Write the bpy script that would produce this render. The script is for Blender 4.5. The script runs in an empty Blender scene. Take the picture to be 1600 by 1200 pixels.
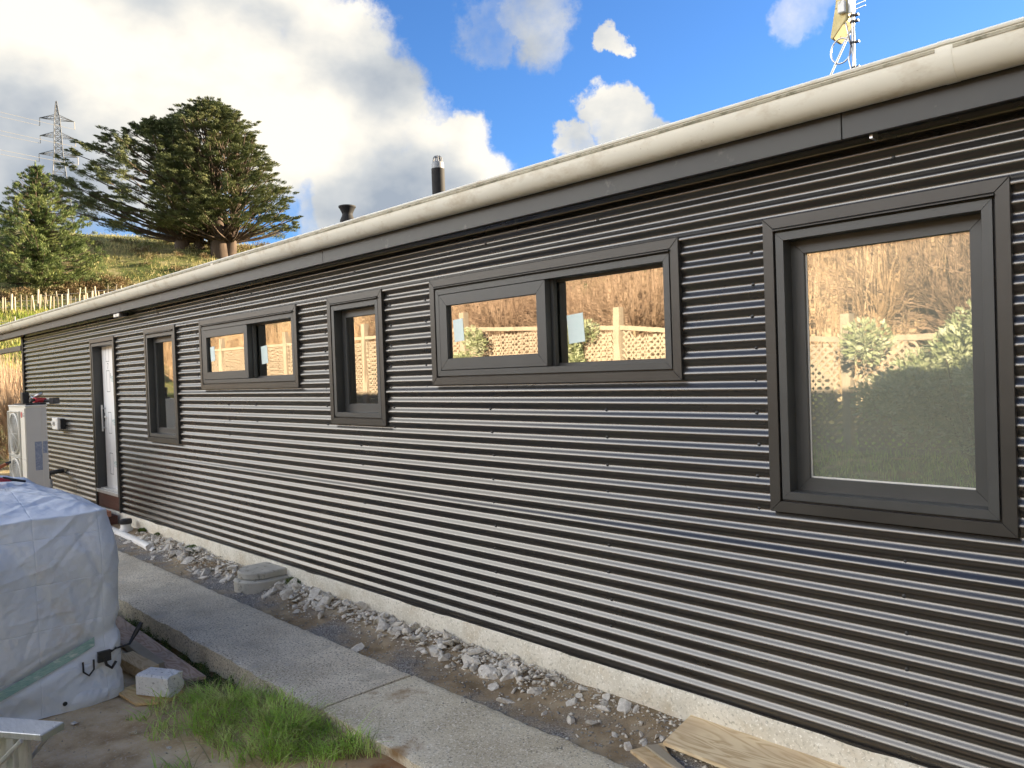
import bpy, bmesh, math, random
import numpy as np
from mathutils import Vector, Matrix
random.seed(7); rng = np.random.default_rng(7)
sc = bpy.context.scene
C = sc.collection
PI = math.pi

# ------------------------------------------------------------------ camera
CAMH, CAMD = 1.688, 3.375
cam = bpy.data.cameras.new('camera'); co = bpy.data.objects.new('camera', cam); C.objects.link(co)
cam.sensor_width = 36; cam.lens = 27.0; cam.clip_start = 0.05; cam.clip_end = 3000
r_ = (0.699812, 0.71349154, -0.03453973); u_ = (0.01277096, 0.03584828, 0.99927564); f_ = (-0.7142129, 0.69974619, -0.01597508)
co.matrix_world = Matrix(((r_[0], u_[0], -f_[0], 0), (r_[1], u_[1], -f_[1], -CAMD), (r_[2], u_[2], -f_[2], CAMH), (0, 0, 0, 1)))
sc.camera = co

# ------------------------------------------------------------------ light
SUN = Vector((0.42, 0.91, 0.0)).normalized(); SUN_EL = math.radians(12.5)
SUNV = Vector((SUN.x*math.cos(SUN_EL), SUN.y*math.cos(SUN_EL), math.sin(SUN_EL)))
sl = bpy.data.lights.new('sun', 'SUN'); sl.energy = 2.2; sl.angle = math.radians(0.5); sl.color = (1.0, 0.80, 0.55)
so = bpy.data.objects.new('sun', sl); C.objects.link(so); so.rotation_euler = SUNV.to_track_quat('Z', 'Y').to_euler(); so.location = (20, 20, 30)
sc.view_settings.view_transform = 'Standard'; sc.view_settings.look = 'None'; sc.view_settings.exposure = 3.68; sc.view_settings.gamma = 1.0
sc.view_settings.use_curve_mapping = False

w = bpy.data.worlds.new('World'); sc.world = w; w.use_nodes = True
nt = w.node_tree; N = nt.nodes; L = nt.links; N.clear()
def wn(t, **k):
    n = N.new(t)
    for a, b in k.items(): setattr(n, a, b)
    return n
def wmath(op, a, b=None, clamp=False):
    n = N.new('ShaderNodeMath'); n.operation = op; n.use_clamp = clamp
    for i, v in enumerate((a, b)):
        if v is None: continue
        if isinstance(v, (int, float)): n.inputs[i].default_value = v
        else: L.new(v, n.inputs[i])
    return n.outputs[0]
out = wn('ShaderNodeOutputWorld'); bg = wn('ShaderNodeBackground'); bg.inputs['Strength'].default_value = 0.057
L.new(bg.outputs[0], out.inputs[0])
sky = wn('ShaderNodeTexSky', sky_type='NISHITA'); sky.sun_disc = False; sky.sun_elevation = SUN_EL
sky.sun_rotation = math.atan2(SUN.x, SUN.y); sky.air_density = 1.0; sky.dust_density = 0.3; sky.ozone_density = 3.0
geo = wn('ShaderNodeNewGeometry'); tc = wn('ShaderNodeTexCoord')
warp = wn('ShaderNodeTexNoise'); warp.inputs['Scale'].default_value = 7.0; warp.inputs['Detail'].default_value = 7; warp.inputs['Roughness'].default_value = 0.62
L.new(tc.outputs['Generated'], warp.inputs['Vector'])
vs = wn('ShaderNodeVectorMath', operation='SUBTRACT'); L.new(warp.outputs['Color'], vs.inputs[0]); vs.inputs[1].default_value = (0.5, 0.5, 0.5)
vm = wn('ShaderNodeVectorMath', operation='SCALE'); L.new(vs.outputs[0], vm.inputs[0]); vm.inputs['Scale'].default_value = 0.16
va = wn('ShaderNodeVectorMath', operation='ADD'); L.new(tc.outputs['Generated'], va.inputs[0]); L.new(vm.outputs[0], va.inputs[1])
vn = wn('ShaderNodeVectorMath', operation='NORMALIZE'); L.new(va.outputs[0], vn.inputs[0])
def blob(c, r, k=1.0):
    d = wn('ShaderNodeVectorMath', operation='DOT_PRODUCT'); L.new(vn.outputs[0], d.inputs[0])
    c = Vector(c).normalized(); d.inputs[1].default_value = c
    m = wn('ShaderNodeMapRange'); m.inputs['From Min'].default_value = math.cos(r*1.12); m.inputs['From Max'].default_value = math.cos(r*0.72)
    m.inputs['To Max'].default_value = k; L.new(d.outputs['Value'], m.inputs['Value'])
    return m.outputs[0]
BL = [((-0.8892, 0.2693, 0.3699), .215, 1), ((-0.8426, 0.4249, 0.331), .145, 1), ((-0.7944, 0.5147, 0.3225), .098, 1),
      ((-0.7876, 0.5623, 0.2519), .105, 1), ((-0.7357, 0.6227, 0.2664), .058, 1), ((-0.7376, 0.6527, 0.2264), .075, 1), ((-0.9509, 0.2064, 0.2304), .06, .8),
      ((-0.9018, 0.37, 0.2433), .075, .75), ((-0.83, 0.50, 0.215), .05, .6), ((-0.99, 0.10, 0.36), .25, 1), ((-0.93, 0.15, 0.52), .22, 1),
      ((-0.5795, 0.7529, 0.312), .040, 1), ((-0.5674, 0.7737, 0.276), .042, 1), ((-0.6157, 0.7341, 0.2762), .028, .9),
      ((-0.6226, 0.6624, 0.4165), .055, .6), ((-0.6626, 0.6274, 0.409), .045, .45), ((-0.5579, 0.7298, 0.3951), .018, .8),
      ((-0.3731, 0.8409, 0.3921), .035, .4), ((-0.5, 0.65, 0.60), .12, .8)]
mx = None
for c, r, k in BL:
    b = blob(c, r, k); mx = b if mx is None else wmath('MAXIMUM', mx, b)
# clouds over the rest of the sky (same kind of cumulus), faded out near the photographed patch of sky
gn_ = wn('ShaderNodeTexNoise'); gn_.inputs['Scale'].default_value = 2.1; gn_.inputs['Detail'].default_value = 9; gn_.inputs['Roughness'].default_value = 0.55
mp = wn('ShaderNodeMapping'); mp.inputs['Scale'].default_value = (1, 1, 1.8); mp.inputs['Location'].default_value = (3.1, 1.7, 0.4)
L.new(tc.outputs['Generated'], mp.inputs['Vector']); L.new(mp.outputs[0], gn_.inputs['Vector'])
gm = wn('ShaderNodeMapRange'); gm.inputs['From Min'].default_value = 0.33; gm.inputs['From Max'].default_value = 0.47; L.new(gn_.outputs['Fac'], gm.inputs['Value'])
dd = wn('ShaderNodeVectorMath', operation='DOT_PRODUCT'); L.new(tc.outputs['Generated'], dd.inputs[0]); dd.inputs[1].default_value = Vector((-0.60, 0.75, 0.33)).normalized()
dm = wn('ShaderNodeMapRange'); dm.inputs['From Min'].default_value = 0.86; dm.inputs['From Max'].default_value = 0.72; L.new(dd.outputs['Value'], dm.inputs['Value'])
gen = wmath('MULTIPLY', gm.outputs[0], dm.outputs[0])
sz = wn('ShaderNodeSeparateXYZ'); L.new(tc.outputs['Generated'], sz.inputs[0])          # clouds stand low round the horizon, zenith is clear blue
zm = wn('ShaderNodeMapRange', interpolation_type='SMOOTHSTEP'); zm.inputs['From Min'].default_value = 0.76; zm.inputs['From Max'].default_value = 0.47; L.new(sz.outputs['Z'], zm.inputs['Value'])
gen = wmath('MULTIPLY', gen, zm.outputs[0])
mx = wmath('MAXIMUM', mx, gen)
fine = wn('ShaderNodeTexNoise'); fine.inputs['Scale'].default_value = 16; fine.inputs['Detail'].default_value = 8; fine.inputs['Roughness'].default_value = 0.6
L.new(tc.outputs['Generated'], fine.inputs['Vector'])
fm = wmath('MULTIPLY', wmath('SUBTRACT', fine.outputs['Fac'], 0.5), 1.3)
dens = wmath('ADD', mx, wmath('MULTIPLY', fm, wmath('ADD', wmath('MULTIPLY', mx, 1.0), 0.12)))
al = wn('ShaderNodeMapRange', interpolation_type='SMOOTHSTEP'); al.inputs['From Min'].default_value = 0.14; al.inputs['From Max'].default_value = 0.86
L.new(dens, al.inputs['Value'])
shade = wn('ShaderNodeTexNoise'); shade.inputs['Scale'].default_value = 4.2; shade.inputs['Detail'].default_value = 6; shade.inputs['Roughness'].default_value = 0.5
mp2 = wn('ShaderNodeMapping'); mp2.inputs['Location'].default_value = (0.35, 0.2, 0.1); mp2.inputs['Scale'].default_value = (1, 1, 1.5)
L.new(tc.outputs['Generated'], mp2.inputs['Vector']); L.new(mp2.outputs[0], shade.inputs['Vector'])
cr = wn('ShaderNodeValToRGB'); e = cr.color_ramp.elements
e[0].position = 0.36; e[0].color = (0.34, 0.39, 0.46, 1); e[1].position = 0.62; e[1].color = (1.0, 0.94, 0.82, 1)
e2 = cr.color_ramp.elements.new(0.48); e2.color = (0.58, 0.60, 0.61, 1)
# cloud tone shifted slightly paler towards the sun
sd = wn('ShaderNodeVectorMath', operation='DOT_PRODUCT'); L.new(tc.outputs['Generated'], sd.inputs[0]); sd.inputs[1].default_value = SUNV
sm = wn('ShaderNodeMapRange'); sm.inputs['From Min'].default_value = -0.65; sm.inputs['From Max'].default_value = 0.1; sm.inputs['To Min'].default_value = -0.045; sm.inputs['To Max'].default_value = 0.045
L.new(sd.outputs['Value'], sm.inputs['Value'])
L.new(wmath('ADD', shade.outputs['Fac'], sm.outputs[0]), cr.inputs['Fac'])
# front-lit clouds opposite the low sun, out of view, boosted to light the yard
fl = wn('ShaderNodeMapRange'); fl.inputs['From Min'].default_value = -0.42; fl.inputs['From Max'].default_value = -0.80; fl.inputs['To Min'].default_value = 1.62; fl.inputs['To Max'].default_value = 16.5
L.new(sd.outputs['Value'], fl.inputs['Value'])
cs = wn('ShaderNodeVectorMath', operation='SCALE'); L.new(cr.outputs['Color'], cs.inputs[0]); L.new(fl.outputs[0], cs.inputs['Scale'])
sk2 = wn('ShaderNodeVectorMath', operation='MULTIPLY'); L.new(sky.outputs[0], sk2.inputs[0]); sk2.inputs[1].default_value = (0.185, 0.27, 0.385)
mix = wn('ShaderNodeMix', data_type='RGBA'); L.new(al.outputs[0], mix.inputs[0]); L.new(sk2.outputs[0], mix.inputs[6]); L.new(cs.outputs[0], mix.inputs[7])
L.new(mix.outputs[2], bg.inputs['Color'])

# ------------------------------------------------------------------ helpers
def vnoise(x, y, seed=0):
    x = np.asarray(x, float); y = np.asarray(y, float)
    xi = np.floor(x).astype(np.int64); yi = np.floor(y).astype(np.int64); xf = x-xi; yf = y-yi
    def h(a, b):
        n = (a*374761393 + b*668265263 + seed*1274126177) & 0xffffffff
        n = ((n ^ (n >> 13))*1274126177) & 0xffffffff
        return ((n ^ (n >> 16)) & 0xffff)/65535.0
    u = xf*xf*(3-2*xf); v = yf*yf*(3-2*yf)
    return (h(xi, yi)*(1-u)+h(xi+1, yi)*u)*(1-v)+(h(xi, yi+1)*(1-u)+h(xi+1, yi+1)*u)*v - 0.5
def fbm(x, y, o=4, seed=0):
    s = 0; a = 1
    for i in range(o):
        s = s+a*vnoise(x*2**i+i*17.3, y*2**i-i*9.1, seed+i); a *= .5
    return s
def sstep(a, b, x):
    t = np.clip((x-a)/(b-a), 0, 1); return t*t*(3-2*t)

class MB:
    def __init__(s): s.v = []; s.f = []
    def add(s, vs, fs):
        o = len(s.v); s.v.extend([tuple(map(float, q)) for q in vs]); s.f.extend([tuple(i+o for i in q) for q in fs]); return s
    def box(s, x0, x1, y0, y1, z0, z1, M=None):
        v = [(x, y, z) for z in (z0, z1) for y in (y0, y1) for x in (x0, x1)]
        if M is not None: v = [tuple(M @ Vector(q)) for q in v]
        return s.add(v, [(0, 2, 3, 1), (4, 5, 7, 6), (0, 1, 5, 4), (2, 6, 7, 3), (0, 4, 6, 2), (1, 3, 7, 5)])
    def tube(s, pts, rad, n=8, cap=True):
        pts = [Vector(p) for p in pts]
        if isinstance(rad, (int, float)): rad = [rad]*len(pts)
        o = len(s.v); prev = None
        for i, p in enumerate(pts):
            d = (pts[min(i+1, len(pts)-1)]-pts[max(i-1, 0)]).normalized()
            if prev is None:
                a = Vector((0, 0, 1)) if abs(d.z) < .9 else Vector((1, 0, 0)); a = (a-d*a.dot(d)).normalized()
            else: a = (prev-d*prev.dot(d)).normalized()
            prev = a; b = d.cross(a)
            for k in range(n):
                t = 2*PI*k/n; q = p+(a*math.cos(t)+b*math.sin(t))*rad[i]; s.v.append((q.x, q.y, q.z))
        for i in range(len(pts)-1):
            for k in range(n):
                k2 = (k+1) % n; s.f.append((o+i*n+k, o+i*n+k2, o+(i+1)*n+k2, o+(i+1)*n+k))
        if cap:
            s.f.append(tuple(o+k for k in reversed(range(n)))); s.f.append(tuple(o+(len(pts)-1)*n+k for k in range(n)))
        return s
    def prism(s, poly, axis, a, b):
        """poly: 2-d outline; axis 'x': poly in (y,z); 'y': (x,z); 'z': (x,y)"""
        def P(p, t): return {'x': (t, p[0], p[1]), 'y': (p[0], t, p[1]), 'z': (p[0], p[1], t)}[axis]
        n = len(poly); v = [P(p, a) for p in poly]+[P(p, b) for p in poly]
        f = [tuple(range(n-1, -1, -1)), tuple(range(n, 2*n))]+[(i, (i+1) % n, n+(i+1) % n, n+i) for i in range(n)]
        return s.add(v, f)
    def lathe(s, c, prof, n=20, M=None):
        o = len(s.v); c = Vector(c)
        for r, z in prof:
            for k in range(n):
                t = 2*PI*k/n; q = Vector((r*math.cos(t), r*math.sin(t), z))
                if M is not None: q = M @ q
                q = q+c; s.v.append((q.x, q.y, q.z))
        m = len(prof)
        for i in range(m-1):
            for k in range(n):
                k2 = (k+1) % n; s.f.append((o+i*n+k, o+i*n+k2, o+(i+1)*n+k2, o+(i+1)*n+k))
        if prof[0][0] > 1e-4: s.f.append(tuple(o+k for k in reversed(range(n))))
        if prof[-1][0] > 1e-4: s.f.append(tuple(o+(m-1)*n+k for k in range(n)))
        return s
    def grid(s, X, Y, Z):
        r, c = X.shape; o = len(s.v)
        s.v.extend(map(tuple, np.stack([X, Y, Z], -1).reshape(-1, 3).tolist()))
        for i in range(r-1):
            for j in range(c-1):
                s.f.append((o+i*c+j, o+i*c+j+1, o+(i+1)*c+j+1, o+(i+1)*c+j))
        return s

def wloc(o):
    v = Vector((0, 0, 0))
    while o is not None: v += o.location; o = o.parent
    return v
def mesh_np(name, V, F, m, smooth=False):
    me = bpy.data.meshes.new(name); V = np.asarray(V, np.float32); F = np.asarray(F, np.int32); k = F.shape[1]
    me.vertices.add(len(V)); me.vertices.foreach_set('co', V.ravel())
    me.loops.add(F.size); me.loops.foreach_set('vertex_index', F.ravel())
    me.polygons.add(len(F)); me.polygons.foreach_set('loop_start', np.arange(0, F.size, k, dtype=np.int32)); me.polygons.foreach_set('loop_total', np.full(len(F), k, np.int32))
    me.update(calc_edges=True); me.materials.append(m)
    if smooth: me.polygons.foreach_set('use_smooth', np.ones(len(F), bool))
    return me
def link(name, me, parent=None, loc=None):
    o = bpy.data.objects.new(name, me); C.objects.link(o)
    if parent is not None: o.parent = parent
    if loc is not None: o.location = loc
    return o
def obj(name, b, m, parent=None, smooth=False, bevel=0.0, at=None, angle=None):
    """world-space MB -> object; origin at parent origin (or 'at' for a top-level mesh)"""
    off = wloc(parent) if parent is not None else Vector(at or (0, 0, 0))
    me = bpy.data.meshes.new(name); me.from_pydata([(x-off.x, y-off.y, z-off.z) for x, y, z in b.v], [], b.f)
    me.materials.append(m)
    bm = bmesh.new(); bm.from_mesh(me)
    if bevel:
        es = [e for e in bm.edges if len(e.link_faces) == 2 and e.calc_face_angle(0) > 0.5]
        bmesh.ops.bevel(bm, geom=es, offset=bevel, segments=1, affect='EDGES', clamp_overlap=True)
    bmesh.ops.recalc_face_normals(bm, faces=bm.faces)
    bm.to_mesh(me); bm.free()
    if smooth:
        me.polygons.foreach_set('use_smooth', np.ones(len(me.polygons), bool))
        if angle: me.set_sharp_from_angle(angle=math.radians(angle))
    return link(name, me, parent, None if parent is not None else off)
def thing(name, label, cat, loc=(0, 0, 0), group=None):
    o = bpy.data.objects.new(name, None); C.objects.link(o); o.location = loc; o.empty_display_size = .1
    o['label'] = label; o['category'] = cat
    if group: o['group'] = group
    return o
def tag(o, label, cat, group=None):
    o['label'] = label; o['category'] = cat
    if group: o['group'] = group
    return o
def struct(o): o['kind'] = 'structure'; return o
def stuff(o): o['kind'] = 'stuff'; return o

# ------------------------------------------------------------------ materials
def mat(name, cols, scale=8, rough=.6, bump=0, bscale=None, detail=6, metal=0, spec=.5, stretch=(1, 1, 1), roughvar=0, speck=None, bdist=.01, wear=None, trans=0):
    m = bpy.data.materials.new(name); m.use_nodes = True; t = m.node_tree; b = t.nodes['Principled BSDF']
    def n(ty): return t.nodes.new(ty)
    tcn = n('ShaderNodeTexCoord'); mpn = n('ShaderNodeMapping'); mpn.inputs['Scale'].default_value = stretch
    t.links.new(tcn.outputs['Object'], mpn.inputs['Vector'])
    ns = n('ShaderNodeTexNoise'); ns.inputs['Scale'].default_value = scale; ns.inputs['Detail'].default_value = detail; ns.inputs['Roughness'].default_value = .6
    t.links.new(mpn.outputs[0], ns.inputs['Vector'])
    rp = n('ShaderNodeValToRGB'); els = rp.color_ramp.elements
    k = len(cols); els[0].position = .33; els[1].position = .67
    els[0].color = (*cols[0], 1); els[1].color = (*cols[-1], 1)
    for i in range(1, k-1): x = els.new(.33+.34*i/(k-1)); x.color = (*cols[i], 1)
    t.links.new(ns.outputs['Fac'], rp.inputs['Fac']); col = rp.outputs['Color']
    if speck:   # (colour, scale, lo, hi)
        for (sc_, sz, lo, hi) in speck:
            s2 = n('ShaderNodeTexNoise'); s2.inputs['Scale'].default_value = sz; s2.inputs['Detail'].default_value = 4; s2.inputs['Roughness'].default_value = .65
            t.links.new(mpn.outputs[0], s2.inputs['Vector'])
            mr = n('ShaderNodeMapRange'); mr.inputs['From Min'].default_value = lo; mr.inputs['From Max'].default_value = hi
            t.links.new(s2.outputs['Fac'], mr.inputs['Value'])
            mxn = n('ShaderNodeMix'); mxn.data_type = 'RGBA'; t.links.new(mr.outputs[0], mxn.inputs[0]); t.links.new(col, mxn.inputs[6]); mxn.inputs[7].default_value = (*sc_, 1)
            col = mxn.outputs[2]
    t.links.new(col, b.inputs['Base Color'])
    b.inputs['Roughness'].default_value = rough; b.inputs['Metallic'].default_value = metal; b.inputs['Specular IOR Level'].default_value = spec
    if roughvar:
        mr = n('ShaderNodeMapRange'); mr.inputs['To Min'].default_value = rough-roughvar; mr.inputs['To Max'].default_value = rough+roughvar
        t.links.new(ns.outputs['Fac'], mr.inputs['Value']); t.links.new(mr.outputs[0], b.inputs['Roughness'])
    if bump:
        nb = n('ShaderNodeTexNoise'); nb.inputs['Scale'].default_value = bscale or scale*3; nb.inputs['Detail'].default_value = 6; nb.inputs['Roughness'].default_value = .65
        t.links.new(mpn.outputs[0], nb.inputs['Vector'])
        bp = n('ShaderNodeBump'); bp.inputs['Strength'].default_value = bump; bp.inputs['Distance'].default_value = bdist
        t.links.new(nb.outputs['Fac'], bp.inputs['Height']); t.links.new(bp.outputs[0], b.inputs['Normal'])
    return m
def leafmat(name, cols, scale=.6, trans=.25, rough=.6):
    m = mat(name, cols, scale=scale, rough=rough, detail=3, spec=.3)
    t = m.node_tree; b = t.nodes['Principled BSDF']; o = t.nodes['Material Output']
    tr = t.nodes.new('ShaderNodeBsdfTranslucent'); mx_ = t.nodes.new('ShaderNodeMixShader'); mx_.inputs[0].default_value = trans
    src = b.inputs['Base Color'].links[0].from_socket; t.links.new(src, tr.inputs['Color'])
    t.links.new(b.outputs[0], mx_.inputs[1]); t.links.new(tr.outputs[0], mx_.inputs[2]); t.links.new(mx_.outputs[0], o.inputs['Surface'])
    return m
M = {}
M['clad'] = mat('cladding_paint', [(.108, .103, .098), (.122, .116, .110)], scale=1.3, rough=.27, metal=.85, roughvar=.03, stretch=(.35, 1, 1))
M['trim'] = mat('trim_paint', [(.038, .036, .033), (.047, .044, .040)], scale=3, rough=.40, metal=.25, roughvar=.05)
M['frame'] = mat('window_frame_coat', [(.048, .050, .050), (.058, .060, .060)], scale=4, rough=.45, metal=.15, roughvar=.05, speck=[((.30, .30, .30), 38, .74, .82)])
M['fascia'] = mat('fascia_paint', [(.026, .026, .026), (.033, .033, .031)], scale=2, rough=.5, bump=.05, bscale=30, speck=[((.12, .115, .10), 7, .62, .75)])
M['gutter'] = mat('gutter_paint', [(.76, .745, .66), (.81, .795, .71)], scale=3, rough=.38, stretch=(.6, 1, 1), roughvar=.08,
                  speck=[((.60, .55, .45), 9, .52, .72), ((.24, .20, .13), 55, .68, .78)])
M['gutter_lip'] = mat('gutter_lip_paint', [(.26, .24, .17), (.40, .37, .28)], scale=5, rough=.7, speck=[((.13, .12, .07), 17, .48, .64)])
M['found'] = mat('foundation_concrete', [(.60, .56, .46), (.70, .66, .56), (.76, .72, .62)], scale=5, rough=.9, bump=.35, bscale=60, bdist=.006,
                 speck=[((.56, .49, .37), 3.2, .52, .70), ((.44, .41, .33), 55, .54, .66), ((.88, .85, .76), 80, .57, .65)])
M['path'] = mat('path_concrete', [(.50, .44, .33), (.62, .555, .43), (.72, .655, .52)], scale=2.6, rough=.92, bump=.6, bscale=95, bdist=.006,
                speck=[((.16, .145, .115), 70, .51, .63), ((.84, .79, .68), 100, .55, .63), ((.36, .33, .265), 2.4, .54, .78), ((.46, .43, .37), 9, .58, .70)])
M['path2'] = mat('path_concrete_worn', [(.47, .40, .275), (.60, .53, .385), (.70, .63, .48)], scale=2.2, rough=.92, bump=.6, bscale=95, bdist=.006,
                 speck=[((.24, .215, .165), 75, .54, .66), ((.86, .81, .70), 105, .55, .63), ((.30, .19, .09), 2.3, .60, .72)])
M['rubble'] = mat('broken_concrete', [(.46, .42, .35), (.62, .58, .51), (.76, .73, .67)], scale=5, rough=.95, bump=.5, bscale=50, bdist=.006, speck=[((.25, .20, .14), 6, .58, .70)])
M['stone'] = mat('grey_stone', [(.20, .195, .19), (.34, .33, .31)], scale=6, rough=.9, bump=.4, bscale=40)
M['gully'] = mat('old_concrete', [(.42, .40, .34), (.56, .53, .46)], scale=7, rough=.92, bump=.5, bscale=60, bdist=.006, speck=[((.15, .14, .11), 12, .56, .68)])
M['blackplastic'] = mat('black_plastic', [(.018, .018, .02), (.03, .03, .032)], scale=10, rough=.45)
M['whitepaint'] = mat('white_plastic', [(.68, .68, .66), (.76, .76, .73)], scale=4, rough=.45, speck=[((.42, .38, .30), 14, .62, .74)])
M['wrap'] = mat('door_wrap_film', [(.84, .85, .85), (.89, .90, .90)], scale=5, rough=.35, bump=.15, bscale=9)
M['ink'] = mat('grey_ink', [(.22, .24, .25), (.28, .30, .31)], scale=20, rough=.6)
M['teal'] = mat('teal_ink', [(.30, .46, .47), (.40, .55, .55)], scale=20, rough=.6)
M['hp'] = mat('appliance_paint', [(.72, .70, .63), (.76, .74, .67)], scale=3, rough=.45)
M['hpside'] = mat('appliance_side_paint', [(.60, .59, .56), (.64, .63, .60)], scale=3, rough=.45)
M['hpgrille'] = mat('appliance_grille', [(.50, .50, .45), (.56, .55, .50)], scale=3, rough=.5)
M['red'] = mat('red_plastic', [(.50, .03, .05), (.60, .05, .07)], scale=8, rough=.4)
M['orange'] = mat('orange_plastic', [(.80, .14, .02), (.88, .20, .03)], scale=8, rough=.4)
M['label'] = mat('printed_label', [(.22, .26, .36), (.45, .49, .58)], scale=60, rough=.5, speck=[((.20, .25, .38), 120, .50, .56)])
M['brick'] = mat('terracotta_brick', [(.38, .17, .11), (.50, .25, .17)], scale=12, rough=.85, bump=.4, bscale=50)
M['redtimber'] = mat('dark_red_timber', [(.075, .03, .02), (.12, .05, .035)], scale=9, rough=.7, stretch=(.3, 1, 3))
M['flue'] = mat('flue_black', [(.016, .016, .017), (.024, .024, .025)], scale=9, rough=.75, spec=.25)
M['metal'] = mat('galvanised_metal', [(.48, .49, .50), (.60, .61, .62)], scale=14, rough=.38, metal=.8)
M['alum'] = mat('aluminium', [(.60, .60, .58), (.72, .72, .70)], scale=12, rough=.42, metal=.55, stretch=(1, 6, 1), speck=[((.35, .33, .30), 22, .60, .72)])
M['yellowed'] = mat('yellowed_panel', [(.52, .42, .17), (.66, .56, .28)], scale=9, rough=.6, speck=[((.20, .15, .07), 40, .60, .68)])
M['pylon'] = mat('pylon_steel', [(.10, .105, .11), (.13, .135, .14)], scale=1, rough=.5, metal=.3)
M['bark'] = mat('bark', [(.045, .03, .022), (.10, .07, .05)], scale=3, rough=.95, bump=.6, bscale=8, stretch=(1, 1, .25))
M['batten'] = mat('pale_batten_wood', [(.27, .23, .165), (.42, .36, .27)], scale=2, rough=.85)
M['fencewood'] = mat('pale_fence_wood', [(.27, .22, .17), (.35, .29, .225)], scale=7, rough=.85, stretch=(1, 1, .3), speck=[((.20, .18, .14), 8, .6, .72)])
M['twig'] = mat('golden_twigs', [(.27, .18, .105), (.38, .26, .16), (.45, .35, .24)], scale=1.2, rough=.7)
M['twigpink'] = mat('brown_twigs', [(.22, .145, .10), (.31, .22, .16)], scale=1.2, rough=.75)
M['palebark'] = mat('pale_bark', [(.40, .32, .21), (.52, .43, .30)], scale=5, rough=.85)
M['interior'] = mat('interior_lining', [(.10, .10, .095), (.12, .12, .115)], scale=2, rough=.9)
M['roofiron'] = mat('roof_iron', [(.12, .12, .12), (.15, .15, .15)], scale=2, rough=.4, metal=.4)
M['cyp'] = leafmat('cypress_foliage', [(.05, .07, .028), (.095, .115, .045), (.16, .17, .07)], scale=.45, trans=.22)
M['pine'] = leafmat('pine_foliage', [(.05, .085, .028), (.115, .155, .05), (.22, .25, .085)], scale=.8, trans=.28)
M['shrub'] = leafmat('olive_shrub_leaves', [(.18, .22, .11), (.36, .40, .24), (.58, .60, .46)], scale=5, trans=.25, rough=.4)
M['darkshrub'] = leafmat('dark_shrub_leaves', [(.03, .05, .02), (.07, .09, .035)], scale=2, trans=.2)
M['bracken'] = leafmat('bracken', [(.10, .06, .035), (.16, .115, .055), (.10, .12, .045)], scale=.7, trans=.2)
M['grass'] = leafmat('grass_blades', [(.28, .48, .06), (.48, .70, .14), (.74, .78, .34)], scale=7, trans=.45, rough=.45)
M['weed'] = leafmat('weed_leaves', [(.06, .10, .025), (.14, .19, .05)], scale=12, trans=.25)
M['drygrass'] = leafmat('dry_grass_blades', [(.16, .18, .06), (.34, .31, .13), (.46, .39, .20)], scale=.4, trans=.3)
def wood(name, c0, c1, c2, dirx=True):
    m = bpy.data.materials.new(name); m.use_nodes = True; t = m.node_tree; b = t.nodes['Principled BSDF']
    tcn = t.nodes.new('ShaderNodeTexCoord'); mpn = t.nodes.new('ShaderNodeMapping'); mpn.inputs['Scale'].default_value = (1.2, 6, 6) if dirx else (6, 1.2, 6)
    ns = t.nodes.new('ShaderNodeTexNoise'); ns.inputs['Scale'].default_value = 1.6; ns.inputs['Detail'].default_value = 2.5; ns.inputs['Distortion'].default_value = .8
    sn = t.nodes.new('ShaderNodeMath'); sn.operation = 'MULTIPLY'; sn.inputs[1].default_value = 9
    fr = t.nodes.new('ShaderNodeMath'); fr.operation = 'PINGPONG'; fr.inputs[1].default_value = .5
    rp = t.nodes.new('ShaderNodeValToRGB'); el = rp.color_ramp.elements; el[0].color = (*c0, 1); el[1].color = (*c1, 1); el[0].position = 0.02; el[1].position = .35
    n2 = t.nodes.new('ShaderNodeTexNoise'); n2.inputs['Scale'].default_value = 3.2; n2.inputs['Detail'].default_value = 6
    mr = t.nodes.new('ShaderNodeMapRange'); mr.inputs['From Min'].default_value = .5; mr.inputs['From Max'].default_value = .72
    mxn = t.nodes.new('ShaderNodeMix'); mxn.data_type = 'RGBA'; mxn.inputs[7].default_value = (*c2, 1)
    k = t.links.new
    k(tcn.outputs['Object'], mpn.inputs[0]); k(mpn.outputs[0], ns.inputs[0]); k(ns.outputs['Fac'], sn.inputs[0]); k(sn.outputs[0], fr.inputs[0]); k(fr.outputs[0], rp.inputs[0])
    k(tcn.outputs['Object'], n2.inputs[0]); k(n2.outputs['Fac'], mr.inputs['Value']); k(mr.outputs[0], mxn.inputs[0]); k(rp.outputs['Color'], mxn.inputs[6]); k(mxn.outputs[2], b.inputs['Base Color'])
    b.inputs['Roughness'].default_value = .8
    return m
M['ply'] = wood('pine_plywood', (.56, .40, .22), (.78, .63, .40), (.62, .46, .28))
M['ply2'] = wood('pinkish_plywood', (.34, .22, .15), (.50, .37, .28), (.30, .25, .21))
M['timber'] = wood('sawn_timber', (.44, .31, .16), (.58, .44, .26), (.40, .30, .20))
M['yply'] = wood('yellow_board', (.55, .36, .14), (.72, .52, .25), (.55, .38, .20))

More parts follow.
